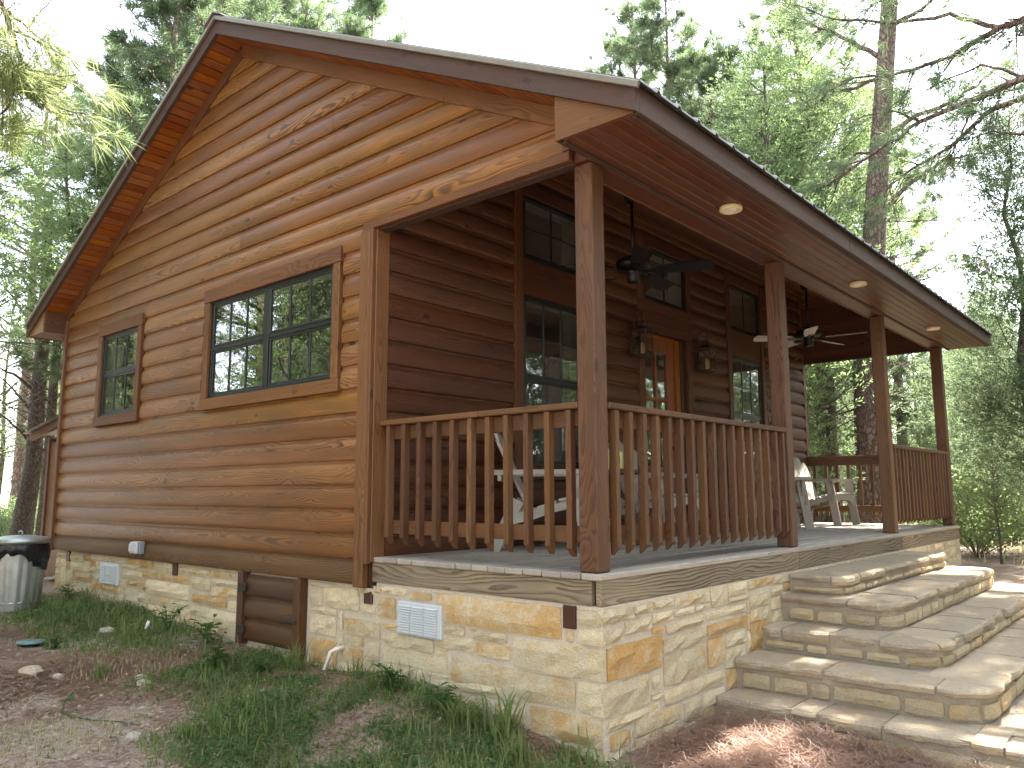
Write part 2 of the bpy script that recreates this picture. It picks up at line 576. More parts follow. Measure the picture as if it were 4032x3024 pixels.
def bark_mat(name, c1, c2, scale=7.):
    t = NT(name)
    co = t.n('TexCoord').outputs['Object']
    wob = t.n('TexNoise', ins={'Vector': co, 'Scale': 5.0, 'Detail': 4.0})
    cw = t.n('VectorMath', operation='ADD', ins={0: co, 1: t.n('VectorMath', operation='SCALE', ins={0: wob.outputs['Color'], 'Scale': .22}).outputs[0]}).outputs[0]
    mp = t.n('Mapping', ins={'Vector': cw, 'Scale': (1, 1, .34)})
    vo = t.n('TexVoronoi', feature='DISTANCE_TO_EDGE', ins={'Vector': mp, 'Scale': scale * 2.2})
    n = t.noise(mp, scale * 3, 5, .65)
    e = t.ramp(t.math('ADD', vo.outputs[0], t.math('MULTIPLY', n, .08)), [(.02, 0.0), (.20, 1.0)])
    c = t.mixc(e, tuple(x * .55 for x in c1), t.mixc(n, c1, c2))
    t.set(Base_Color=c, Roughness=.92)
    t.bump(t.math('ADD', e, t.math('MULTIPLY', n, .4)), .9, .03)
    return t.m


M_BARK = bark_mat('pine_bark', (.16, .108, .084), (.30, .22, .175))
M_BARKG = bark_mat('grey_bark', (.105, .080, .064), (.21, .165, .135), 12.)


def ground_mat():
    t = NT('forest_floor')
    co = t.n('TexCoord').outputs['Object']
    n1 = t.noise(co, .35, 4, .6)
    n2 = t.noise(co, 3.2, 5, .6)
    n3 = t.noise(co, 45., 5, .7)
    n5 = t.noise(co, 14., 4, .65)
    c = t.mixc(n2, (.255, .195, .152), (.440, .365, .300))
    c = t.mixc(t.ramp(n1, [(.42, 0.), (.62, .7)]), c, (.27, .185, .135))
    c = t.mixc(t.ramp(n3, [(.34, .6), (.52, 0.)]), c, (.07, .05, .038))
    c = t.mixc(t.ramp(n3, [(.62, 0.), (.72, .5)]), c, (.40, .35, .30))
    c = t.mixc(t.ramp(n5, [(.52, 0.), (.66, .65)]), c, (.115, .070, .050))
    t.set(Base_Color=c, Roughness=.97)
    t.b.inputs['Specular IOR Level'].default_value = .15
    t.bump(t.math('ADD', n2, t.math('MULTIPLY', n3, .6)), .8, .04)
    return t.m


M_GROUND = ground_mat()


def bag_mat():
    t = NT('black_plastic')
    co = t.n('TexCoord').outputs['Object']
    t.set(Base_Color=(.010, .010, .013), Roughness=.28)
    t.bump(t.noise(co, 14., 3, .6), .7, .02)
    return t.m


M_BAG = bag_mat()
M_PEBBLE = stone_mat('pebble_stone', (.48, .43, .36), (.40, .27, .15))

# ------------------------------------------------------------------ ground
CTRL = np.array([
    (-8.2, 0, -.66), (-6, 0, -.70), (-4.7, 0, -.76), (-3.7, 0, -.83), (-2.5, 0, -.87), (-1.8, 0, -.80), (-1.3, 0, -.85), (-.8, 0, -.89),
    (-.4, 0, -.95), (0, 0, -1.03), (0, .7, -1.04), (0, 1.1, -1.0), (.8, .8, -1.0), (1.4, 1.2, -1.06), (1, 0, -1.07), (2.6, -3.8, -1.2),
    (0, -3, -1.16), (-3, -2, -1.0), (-1.2, -1.2, -1.03), (-5, -1.2, -.86), (-6, -2.5, -.85), (-6, -6, -1.0), (2.6, 2, -1.07), (2.6, 4.5, -.98),
    (2.6, 6.2, -.85), (1.3, 6.75, -.56), (.7, 6.8, -.55), (0, 8.5, -.53), (1, 9, -.55), (-2, 11, -.5), (3, 9, -.65), (-9, 4, -.6), (-12, 0, -.62),
    (-20, 4, -.55), (-8, 10, -.5), (8, 8, -.8), (0, 25, -.5), (-30, -10, -.6), (20, 0, -1.1), (10, -20, -1.3), (-20, 40, -.4), (30, 40, -.6),
    (-4, 4, -.8), (-60, 20, -.5), (0, 80, -.5), (60, -20, -1.2)])


def gz(x, y):
    x = np.asarray(x, float)
    y = np.asarray(y, float)
    d2 = (x[..., None] - CTRL[:, 0]) ** 2 + (y[..., None] - CTRL[:, 1]) ** 2 + .05
    w = d2 ** -1.6
    h = (w * CTRL[:, 2]).sum(-1) / w.sum(-1)
    return h + .012 * np.sin(3.1 * x + 1.7 * y) * np.cos(2.3 * y - 1.1 * x) + .008 * np.sin(7.3 * x - 2.0) * np.sin(6.1 * y + .5)


def gz1(x, y):
    return float(gz(np.array([x]), np.array([y]))[0])


def spread(lo, hi, c, fine, n):
    t = np.linspace(-1, 1, n)
    s = np.sign(t) * np.abs(t) ** 2.6
    return np.where(s < 0, c + (c - lo) * s, c + (hi - c) * s)


gxs, gys = spread(-260, 260, -1.0, .1, 190), spread(-200, 320, -.2, .1, 190)
GX, GY = np.meshgrid(gxs, gys, indexing='ij')
GV = np.stack([GX, GY, gz(GX, GY)], -1).reshape(-1, 3)
ii, jj = np.meshgrid(np.arange(189), np.arange(189), indexing='ij')
b0 = (ii * 190 + jj).ravel()
GF = np.stack([b0, b0 + 190, b0 + 191, b0 + 1], -1)
ground = obj('ground', fmesh('ground', GV, GF, M_GROUND, True))
meta(ground, 'bare forest floor of dirt and pine straw around the cabin', None, None, 'structure')

# ------------------------------------------------------------------ the cabin
C = .184           # one siding course
ZS = -.209         # bottom of the siding
XB, XF = -8.2, -2.05   # back corner, front wall of the house
YL = 8.6           # far gable
XR, SL = -4.137, .508  # ridge line, roof slope
ZT = 5.0           # top of the rake fascia at the ridge
XE = .508          # front eave

cabin = thing('log_cabin', (-4.1, 4.3, -.8), 'brown log sided cabin with front porch on pale stone foundation', 'cabin')


def roofz(x, z0):
    return z0 - SL * abs(x - XR)


# --- foundation
rs = random.Random(5)
found = box('foundation', XB + .06, -.012, .022, YL - .03, -1.5, -.212, M_MORTAR, cabin)
box('mortar_step', XF + .05, -.010, .024, YL - .032, -.212, -.182, M_MORTAR, found)


def stone(name, mapf, u0, u1, v0, v1, d, mat, parent, tint=.5, rough=.012, lip=.02, nmax=6):
    w, h = u1 - u0, v1 - v0
    nu, nv = max(2, min(nmax, int(round(w / .07)))), max(2, min(3, int(round(h / .05))))
    vs, fs = [], []
    g = {}
    for i in range(nu + 1):
        for j in range(nv + 1):
            e = i in (0, nu) or j in (0, nv)
            corner = i in (0, nu) and j in (0, nv)
            ju = rs.uniform(-1, 1) * min(.005, w * .05)
            jv = rs.uniform(-1, 1) * min(.0045, h * .05)
            u = u0 + w * i / nu + ju
            v = v0 + h * j / nv + jv
            if corner:
                u += (.004 if i == 0 else -.004)
                v += (.003 if j == 0 else -.003)
            n = d * (.55 if e else 1.0) + rs.uniform(-1, 1) * rough * (.5 if e else 1.0)
            g[i, j] = len(vs)
            vs.append(mapf(u, v, n))
    for i in range(nu):
        for j in range(nv):
            fs.append([g[i, j], g[i + 1, j], g[i + 1, j + 1], g[i, j + 1]])
    ring = [(i, 0) for i in range(nu)] + [(nu, j) for j in range(nv)] + [(i, nv) for i in range(nu, 0, -1)] + [(0, j) for j in range(nv, 0, -1)]
    base = len(vs)
    for i, j in ring:
        vs.append(mapf(u0 + w * i / nu, v0 + h * j / nv, -lip))
    k = len(ring)
    for a in range(k):
        b = (a + 1) % k
        fs.append([g[ring[b]], g[ring[a]], base + a, base + b])
    o = add(name, vs, fs, mat, parent)
    o['tint'] = tint
    return o


def lay_wall(mapf, u0, u1, vtop, vbot_f, listed, blocked, parent, seed, orange=.2, minw=.1):
    """listed stones first, then the free cells are filled with rough ashlar"""
    r = random.Random(seed)
    cs = .024
    nu, nv = int((u1 - u0) / cs), int(1.3 / cs)
    occ = np.zeros((nu, nv), bool)

    def cell(u, v):
        return int((u - u0) / cs), int((vtop - v) / cs)
    for (a, b, t, bo, *_) in blocked:
        i0, j0 = cell(a, t)
        i1, j1 = cell(b, bo)
        occ[max(0, i0):max(0, i1 + 1), max(0, j0):max(0, j1 + 1)] = True
    cnt = 0
    for (a, b, t, bo, tint) in listed:
        i0, j0 = cell(a, t)
        i1, j1 = cell(b, bo)
        occ[max(0, i0):max(0, i1 + 1), max(0, j0):max(0, j1 + 1)] = True
        stone('stone', mapf, a + .004, b - .004, bo + .004, t - .004, r.uniform(.014, .026), M_STONE, parent, tint)
        cnt += 1
    for j in range(nv):
        for i in range(nu):
            if occ[i, j]:
                continue
            if vtop - j * cs < vbot_f(u0 + i * cs) - .05:
                continue
            W = r.choice([7, 9, 11, 13, 16, 20])
            H = r.choice([3, 4, 4, 5, 6, 8])
            w = 0
            while w < W and i + w < nu and not occ[i + w, j]:
                w += 1
            h = 1
            while h < H and j + h < nv and not occ[i:i + w, j + h].any():
                h += 1
            # swallow slivers
            while i + w < nu and w < W + 4 and not occ[i + w, j:j + h].any() and (i + w + 3 >= nu or occ[min(nu - 1, i + w + 3), j]):
                w += 1
            occ[i:i + w, j:j + h] = True
            if w < 2 or h < 2 or w * h < 5:
                continue
            a, t = u0 + i * cs, vtop - j * cs
            b, bo = min(u1, a + w * cs), t - h * cs
            tint = r.uniform(.75, 1.05) if r.random() < orange else r.uniform(.15, .55)
            stone('stone', mapf, a + .006, b - .006, bo + .006, t - .006, r.uniform(.010, .022), M_STONE, parent, tint)
            cnt += 1
    return cnt


def gab(u, v, n):
    return (u, .022 - n, v)


def frt(u, v, n):
    return (-.012 + n, u, v)


HERO_G = [  # x0, x1, top, bottom, stain   (near gable stretch, from the corner leftwards)
    (-1.93, -1.66, -.196, -.255, .35), (-1.63, -1.40, -.212, -.270, .75), (-1.96, -1.77, -.275, -.420, .72), (-1.36, -.295, -.205, -.395, .80),
    (-1.36, -1.08, -.402, -.462, .45), (-1.03, -.72, -.402, -.466, .5), (-1.36, -1.00, -.468, -.556, .3), (-.99, -.69, -.472, -.565, .74),
    (-.67, .0, -.408, -.590, .42), (-1.90, -1.37, -.515, -.602, .2), (-1.90, -1.24, -.610, -.720, .36), (-1.34, -1.25, -.562, -.604, .5),
    (-1.22, -.20, -.598, -.772, .60), (-2.36, -1.93, -.460, -.575, .62), (-2.62, -2.18, -.245, -.405, .3), (-2.17, -1.99, -.345, -.405, .4),
    (-2.16, -2.01, -.222, -.275, .35), (-2.28, -2.12, -.582, -.655, .8), (-2.10, -1.93, -.590, -.735, .2), (-1.44, -.62, -.728, -.802, .25),
    (-.54, -.02, -.788, -.948, .86), (-1.88, -1.46, -.728, -.84, .3), (-.18, .0, -.598, -.78, .3), (-.96, -.57, -.812, -.92, .25),
    (-.50, -.22, -.955, -1.05, .25), (-.20, .0, -.955, -1.08, .3), (-.18, -.02, -.205, -.30, .3), (-.18, .0, -.312, -.40, .35),
    (-2.79, -2.42, -.23, -.265, .3), (-2.79, -2.44, -.412, -.46, .3), (-2.79, -2.45, -.470, -.62, .2), (-2.42, -2.37, -.42, -.56, .3),
    (-4.98, -4.02, -.235, -.30, .74), (-4.34, -3.86, -.31, -.365, .35), (-4.72, -4.36, -.315, -.43, .3), (-4.34, -3.84, -.375, -.465, .66),
    (-4.70, -4.06, -.465, -.555, .88), (-4.40, -3.82, -.575, -.79, .25), (-5.66, -4.74, -.40, -.545, .25), (-5.76, -4.76, -.322, -.395, .9),
    (-4.99, -4.38, -.238, -.308, .3), (-6.28, -5.75, -.345, -.43, .3), (-6.15, -5.85, -.44, -.50, .85), (-5.82, -5.45, -.445, -.525, .9),
    (-7.55, -7.05, -.44, -.535, .85), (-6.75, -6.3, -.53, -.60, .82), (-8.13, -7.82, -.235, -.30, .3), (-7.70, -7.30, -.235, -.32, .3)]
VENTS_G = [(-6.76, -6.31, -.29, -.52), (-1.725, -1.285, -.285, -.505)]
HATCH = (-3.78, -2.84, -.21, -.80)
POCKETS = [(-.28, -.19, -.19, -.32), (-2.12, -2.03, -.215, -.34), (-5.10, -5.01, -.218, -.33), (-7.80, -7.71, -.218, -.335)]
gbot = lambda x: gz1(x, 0) - .05
nst = lay_wall(gab, XB + .03, -.006, -.212, gbot, HERO_G, VENTS_G + [HATCH] + POCKETS, found, 11, .24)
HERO_F = [(.0, .33, -.195, -.275, .15), (.35, .55, -.205, -.26, .45), (.57, .80, -.20, -.25, .3), (.01, .22, -.312, -.395, .3), (.24, .53, -.285, -.36, .4),
          (.55, .80, -.275, -.34, .5), (.05, .66, -.405, -.60, .95), (.01, .50, -.61, -.79, .38), (.53, .62, -.64, -.72, .4), (.05, .62, -.80, -.865, .5),
          (.07, .26, -.88, -.965, .85), (.32, .86, -.85, -.95, .55), (.66, 1.2, -.545, -.73, .5), (1.24, 1.85, -.345, -.40, .3), (1.24, 1.84, -.425, -.51, .97),
          (.70, 1.20, -.35, -.42, .45), (.66, 1.22, -.44, -.53, .35), (1.9, 2.25, -.30, -.39, .45), (2.3, 2.52, -.27, -.34, .45), (.66, 1.45, -.745, -.84, .45),
          (1.5, 1.82, -.53, -.61, .4), (.90, 1.14, -.86, -.98, .4)]
nst2 = lay_wall(frt, .004, YL - .03, -.184, lambda y: gz1(0, y) - .05, HERO_F, [(2.85, 5.9, -.3, -1.2)], found, 23, .2)

for (a, b, t, bo) in VENTS_G:
    v = box('foundation_vent', a, b, -.012, .03, bo, t, M_VENT, cabin, .006)
    wc = (b - a - .05) / 3
    for k in range(3):
        for q in range(11):
            z = t - .022 - q * (t - bo - .04) / 10.6
            x0 = a + .02 + k * (wc + .005)
            prism('louver', [(-.014, z), (-.024, z - .010), (-.014, z - .013)], 'x', x0, x0 + wc - .012, M_VENT, v)
    for q in (0,):
        pass
for (a, b, t, bo) in POCKETS:
    box('beam_end', a, b, .004, .09, bo, t, WD['dark', 'y'], cabin)

# crawl space hatch
a, b, t, bo = HATCH
hatch = box('crawl_hatch', a + .04, b - .04, -.004, .03, bo + .02, t - .02, WD['dark', 'x'], cabin)
box('hatch_post', a, a + .085, -.055, .02, bo - .005, t, WD['dark', 'z'], hatch)
box('hatch_post', b - .09, b, -.06, .02, bo - .03, t - .005, WD['dark', 'z'], hatch)


def log_profile(z0, z1, bulge):
    """(out, z) of one siding course from the bottom up"""
    h = z1 - z0
    return [(0.0, z0 + .0), (bulge * .66, z0 + .001), (bulge * .86, z0 + h * .07), (bulge * .97, z0 + h * .20), (bulge, z0 + h * .36), (bulge * .95, z0 + h * .52),
            (bulge * .80, z0 + h * .66), (bulge * .56, z0 + h * .77), (bulge * .28, z0 + h * .85), (.005, z0 + h * .865), (.004, z1)]


def course(name, prof, e0, e1, plane, axis, mat, parent):
    """extrude a siding profile; e0(z), e1(z) give the two ends (slanted cuts allowed)"""
    v = []
    for side in (e0, e1):
        for (o_, z) in prof:
            a = side(z)
            v.append((a, plane - o_, z) if axis == 'x' else (plane + o_, a, z))
    n = len(prof)
    f = []
    for i in range(n - 1):
        q = [i, n + i, n + i + 1, i + 1]
        f.append(q if axis == 'x' else q[::-1])
    q = list(range(n))
    f += [q if axis == 'x' else q[::-1], [n + i for i in range(n)][::-1] if axis == 'x' else [n + i for i in range(n)]]
    o = add(name, v, f, mat, parent)
    sm = [True] * (n - 1) + [False, False]
    sm[0] = sm[n - 2] = False
    o.data.polygons.foreach_set('use_smooth', sm)
    o.data.set_sharp_from_angle(angle=rad(38)) if hasattr(o.data, 'set_sharp_from_angle') else None
    return o


for k in range(3):
    z0 = bo + .035 + k * .18
    course('hatch_board', log_profile(z0, z0 + .178, .03), lambda z: a + .088, lambda z: b - .092, -.004, 'x', WD['dark', 'x'], hatch)
for z in (bo + .12, t - .12):
    box('hinge', a + .03, a + .14, -.064, -.045, z - .035, z + .035, M_RUST, hatch)
box('latch', b - .19, b - .03, -.072, -.05, bo + .24, bo + .268, M_RUST, hatch)
tube('drain_pipe', [(-2.36, .03, -.68), (-2.36, -.06, -.685), (-2.375, -.085, -.70), (-2.44, -.095, -.85), (-2.47, -.10, -.92)], .016, 8, M_PVC, cabin)


# --- walls with openings
def wall_pieces(name, axis, plane0, plane1, a0, a1, z0, z1, holes, mat, parent):
    zs = sorted({z0, z1, *[h[2] for h in holes], *[h[3] for h in holes]})
    V, F = [], []
    for q0, q1 in zip(zs, zs[1:]):
        zm = (q0 + q1) / 2
        cuts = sorted([(h[0], h[1]) for h in holes if h[2] < zm < h[3]])
        cur = a0
        spans = []
        for c0, c1 in cuts:
            spans.append((cur, c0))
            cur = c1
        spans.append((cur, a1))
        for s0, s1 in spans:
            if s1 - s0 < 1e-4:
                continue
            bv = [(s, p, z) if axis == 'x' else (p, s, z) for s in (s0, s1) for p in (plane0, plane1) for z in (q0, q1)]
            n = len(V)
            V += bv
            F += [[n, n + 1, n + 3, n + 2], [n + 4, n + 6, n + 7, n + 5], [n, n + 4, n + 5, n + 1], [n + 2, n + 3, n + 7, n + 6], [n, n + 2, n + 6, n + 4], [n + 1, n + 5, n + 7, n + 3]]
    return add(name, V, F, mat, parent)


W1 = (-4.51, -2.53, 1.355, 2.30)
W2 = (-7.03, -6.08, 1.345, 2.30)
T1 = (1.705, 2.63, 2.65, 3.27)
L1 = (1.705, 2.63, .70, 2.30)
T2 = (3.83, 4.82, 2.65, 3.29)
D1 = (3.81, 4.79, 0.0, 2.29)
T3 = (6.01, 6.96, 2.64, 3.27)
L2 = (6.00, 6.95, .70, 2.27)
gable = wall_pieces('gable_wall', 'x', -.004, .10, XB, XF, ZS, 2.55, [W1, W2], WD['dark', 'x'], cabin)
front = wall_pieces('front_wall', 'y', XF - .10, XF, .10, YL - .004, -.2, 3.66, [T1, L1, T2, D1, T3, L2], WD['dark', 'y'], cabin)
prism('gable_sheathing', [(XB, 2.552), (-.16, 2.552), (-.16, roofz(-.16, 4.80)), (XR, 4.80), (XB, roofz(XB, 4.80))], 'y', -.003, .055, WD['dark', 'x'], gable)
prism('far_gable', [(XB, -.2), (XF - .004, -.2), (XF - .004, 2.5), (-.16, 2.5), (-.16, roofz(-.16, 4.80)), (XR, 4.80), (XB, roofz(XB, 4.80))], 'y', YL, YL + .07, WD['log', 'x'], cabin)
BKW = [(1.2, 2.9, .95, 2.3), (4.6, 6.6, .3, 2.3)]
wall_pieces('back_wall', 'y', XB, XB + .10, .104, YL - .004, -.2, 2.68, BKW, WD['log', 'y'], cabin)

PL = -.008   # siding plane of the gable
logr = random.Random(3)
holes_g = [(-4.64, -2.425, 8, 13), (-7.12, -5.96, 8, 13)]


def lo(z):
    """left end of a course under the slope of the roof"""
    return max(XB + .055, XR - (4.83 - z) / SL)


def hi(z, lim):
    return min(lim, XR + (4.83 - z) / SL)


for k in range(0, 27):
    z0 = ZS + k * C
    z1 = z0 + C
    if z0 > 4.76:
        break
    prof = log_profile(z0, min(z1, 4.80), .029)
    lim = -2.165 if k < 15 else -.20
    spans = [(None, None)]
    if 8 <= k <= 13:
        spans = [(None, -7.125), (-5.955, -4.645), (-2.42, None)]
    else:
        # butt joints
        if k == 14:
            spans = [(None, -5.93), (-5.93, None)]
        elif k == 16:
            spans = [(None, -4.02), (-4.02, None)]
        elif k == 20:
            spans = [(None, -2.62), (-2.62, None)]
        elif k in (3, 6) and False:
            pass
    for (s0, s1) in spans:
        e0 = (lambda z, s=s0: lo(z) if s is None else s + .0015)
        e1 = (lambda z, s=s1: hi(z, lim) if s is None else s - .0015)
        course('siding_board', prof, e0, e1, PL, 'x', WD['logd' if k < 1 else 'log', 'x'], gable)

# front wall courses (inside the porch)
for k in range(1, 22):
    z0 = ZS + k * C
    z1 = min(z0 + C, 3.66)
    if z0 > 3.6:
        break
    prof = log_profile(z0, z1, .036)
    zm = (z0 + z1) / 2
    cuts = []
    if .58 < zm < 3.40:
        cuts.append((1.585, 2.755))
    if zm < 3.40:
        cuts.append((3.70, 4.925))
    if .58 < zm < 3.42:
        cuts.append((5.885, 7.11))
    cur = .105
    for c0, c1 in cuts + [(8.50, 9)]:
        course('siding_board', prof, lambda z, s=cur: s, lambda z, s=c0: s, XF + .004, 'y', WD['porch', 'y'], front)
        cur = c1

# corner trim of the house
box('corner_trim', -2.165, XF - .004, -.068, -.010, ZS - .012, 2.48, WD['trim', 'z'], gable, .005)
box('corner_trim', XF - .002, XF + .034, -.066, -.028, -.05, 2.48, WD['trim', 'z'], gable, .004)
box('corner_trim', XF - .002, XF + .038, -.026, .104, -.04, 2.50, WD['trim', 'z'], gable, .005)
box('corner_trim', XB - .02, XB + .055, -.062, -.010, ZS - .01, 2.66, WD['trim', 'z'], gable, .005)
box('corner_trim', XF - .002, XF + .04, 8.502, 8.60, -.03, 3.6, WD['trim', 'z'], front, .005)
# gable beam trim over the porch opening
box('beam_trim', -2.155, -.142, -.056, -.012, 2.482, 2.545, WD['trim', 'x'], gable, .004)
box('beam_trim', -2.012, -.142, -.010, .07, 2.470, 2.50, WD['fascia', 'x'], gable, .004)
box('corner_block', -.198, -.13, -.058, -.008, 2.55, 2.64, WD['trim', 'z'], gable, .004)
# frieze boards
for sgn, xe in ((-1, XB - .01), (1, -.06)):
    p0 = (XR, -.030, 4.780)
    p1 = (xe, -.030, roofz(xe, 4.780))
    board('frieze_board', p0, p1, .120, .045, (0, 0, 1), WD['trim', 'x'], gable)

# --- roof
roof = prism('roof', [(XE - .03, roofz(XE - .03, 4.985)), (XR, 4.985), (XR - (XE - .03 - XR), roofz(XE - .03, 4.985)), (XR - (XE - .03 - XR), roofz(XE - .03, 4.90)),
                      (XR, 4.90), (XE - .03, roofz(XE - .03, 4.90))], 'y', -.29, YL + .29, WD['dark', 'y'], cabin)
XBK = 2 * XR - XE
DF = .168
for xe in (XE, XBK):
    sg = 1 if xe > XR else -1
    for y in (-.325, YL + .292):
        n = 4
        poly = [(XR, ZT), (xe, roofz(xe, ZT)), (xe, roofz(xe, ZT) - DF + .010), (XR, ZT - DF)]
        # built as a rotated plank so that the grain follows the slope
        mid = [(XR + xe) / 2, y + .0165, (ZT + roofz(xe, ZT) - DF) / 2]
        L = abs(xe - XR)
        ang = math.atan2(-SL * L, L)
        x = Vector((sg * math.cos(ang), 0, math.sin(ang)))
        M = Matrix((x, Vector((0, 1, 0)) * sg, x.cross(Vector((0, 1, 0)) * sg))).transposed().to_4x4()
        M.translation = Vector(mid)
        inv = M.inverted()
        vv = [inv @ Vector((px, yy, pz)) for yy in (y, y + .033) for (px, pz) in poly]
        ff = [[0, 1, 2, 3], [7, 6, 5, 4], [0, 4, 5, 1], [1, 5, 6, 2], [2, 6, 7, 3], [3, 7, 4, 0]]
        if sg < 0:
            ff = [q[::-1] for q in ff]
        obj('rake_fascia', mesh('rake_fascia', vv, ff, WD['fascia', 'x']), roof, M=M)
zf = roofz(XE, ZT)
for j, (y0, y1) in enumerate(((-.288, 3.05), (3.054, 6.1), (6.104, YL + .288))):
    box('eave_fascia', XE - .033, XE + .003 * (j == 1), y0, y1, zf - DF + .012, zf - .004, WD['fascia', 'y'], roof, .004)
    box('eave_fascia', XBK, XBK + .033, y0, y1, zf - DF + .012, zf - .004, WD['fascia', 'y'], roof, .004)
# metal roofing: panels with standing ribs
for sg in (1, -1):
    y = -.345
    while y < YL + .34:
        y1 = min(y + .915, YL + .345)
        prof, q = [], y
        while q < y1 - .02:
            prof += [(q, .0), (q + .165, .0), (q + .18, .020), (q + .20, .020), (q + .215, .0)]
            q += .229
        prof = [p for p in prof if p[0] <= y1] + [(y1, 0.)]
        V, F = [], []
        xa, xb_ = XR + sg * .0, (XE + .045 if sg > 0 else XBK - .045)
        for th in (.012, .0):
            for xx in (xa, xb_):
                for (py, ph) in prof:
                    V.append((xx, py, roofz(xx, ZT + .006) + ph + th))
        n = len(prof)
        for i in range(n - 1):
            F.append([i, i + 1, n + i + 1, n + i])
            F.append([2 * n + i, 3 * n + i, 3 * n + i + 1, 2 * n + i + 1])
            F.append([n + i, n + i + 1, 3 * n + i + 1, 3 * n + i])
        F.append([0, n, 3 * n, 2 * n])
        F.append([n - 1, 3 * n - 1, 4 * n - 1, 2 * n - 1])
        if sg < 0:
            F = [q_[::-1] for q_ in F]
        add('roof_panel', V, F, M_ROOF, roof)
        y += .915
    xe = XE + .03 if sg > 0 else XBK - .03
    board('rake_trim', (XR, -.342, ZT - .012), (xe, -.342, roofz(xe, ZT - .012)), .036, .026, (0, 0, 1), M_ROOFEDGE, roof, .003)
prism('ridge_cap', [(XR - .16, ZT - .055), (XR, ZT + .030), (XR + .16, ZT - .055), (XR + .16, ZT - .040), (XR, ZT + .046), (XR - .16, ZT - .040)], 'y', -.37, YL + .37, M_ROOFEDGE, roof)
# boards under the rake overhang
for sg in (1, -1):
    xlim = -.06 if sg > 0 else XB - .05
    n = int(abs(xlim - XR) / .0875)
    for q in range(n):
        xa, xb_ = XR + sg * q * .0875, XR + sg * (q + 1) * .0875
        xm = (xa + xb_) / 2
        z = roofz(xm, ZT - DF + .021)
        d = Vector((sg, 0, -SL)).normalized()
        board('soffit_board', (xm, -.292, z), (xm, .01, z), .0905, .016, d, WD['soffit', 'x'], roof, .005)
# boxed eave ends
ze = 2.492
for sg, x0, x1 in ((1, -.06, XE - .035), (-1, XB - .05, XBK + .035)):
    zz = lambda x: roofz(x, ZT - DF + .02)
    prism('eave_end_panel', [(x0, ze), (x1, ze), (x1, zz(x1)), (x0, zz(x0))], 'y', -.300, -.282, WD['trim', 'x'] if sg > 0 else WD['log', 'x'], roof)
    xr0, xr1 = (x0, x0 + .02) if sg > 0 else (x0 - .02, x0)
    prism('eave_return', [(xr0, ze), (xr1, ze), (xr1, zz(xr1)), (xr0, zz(xr0))], 'y', -.281, .0, WD['porch', 'y'], roof)
# soffit planks outside the porch posts
nx = 6
wx = (XE - .036 - (-.02)) / nx
for q in range(nx):
    for (y0, y1) in ((-.279, 2.2 + q % 3 * 1.3), (2.203 + q % 3 * 1.3, YL + .285)):
        box('eave_board', -.02 + q * wx + .0025, -.02 + (q + 1) * wx - .0025, y0, y1, ze, ze + .018, WD['eave', 'y'], roof, .004)
for q in range(4):
    box('eave_board', XBK + .04 + q * .12, XBK + .158 + q * .12, -.279, YL + .28, ze, ze + .018, WD['eave', 'y'], roof, .004)
box('eave_trim', -.030, -.004, -.27, YL + .27, ze - .016, ze - .001, WD['fascia', 'y'], roof, .003)
box('eave_trim', XE - .062, XE - .036, -.27, YL + .27, ze - .012, ze - .001, WD['fascia', 'y'], roof, .003)
# beam on the posts
beam = box('porch_beam', -.185, -.032, .0, YL, 2.480, 2.72, WD['eave', 'y'], cabin, .005)
box('beam_casing', -.205, -.187, .0, YL, 2.474, 2.62, WD['trim', 'y'], beam, .003)
# porch ceiling
nC = 13
for q in range(nC):
    xa = XF + .03 + q * (1.83 / nC)
    xm = xa + .915 / nC
    d = Vector((1, 0, -SL)).normalized()
    z = 3.64 - SL * (xm - XF)
    board('ceiling_board', (xm, .0, z), (xm, YL, z), .1545, .018, d, WD['eave', 'x'], roof, .004)
box('ceiling_trim', XF + .042, XF + .07, .1, YL - .01, 3.545, 3.60, WD['trim', 'y'], front, .003)
# far gable seen from inside the porch
for q in range(8):
    z0 = 2.485 + q * .145
    z1 = z0 + .142
    xs = [min(-.19, XF + (3.63 - z) / SL) for z in (z0, z1)]
    if xs[1] < XF + .05:
        break
    prism('gable_board', [(XF + .042, z0), (xs[0], z0), (xs[1], z1), (XF + .042, z1)], 'y', YL - .02, YL - .002, WD['porch', 'x'], cabin)
box('beam_trim', XF + .042, -.19, YL - .04, YL - .001, 2.452, 2.483, WD['fascia', 'x'], cabin)

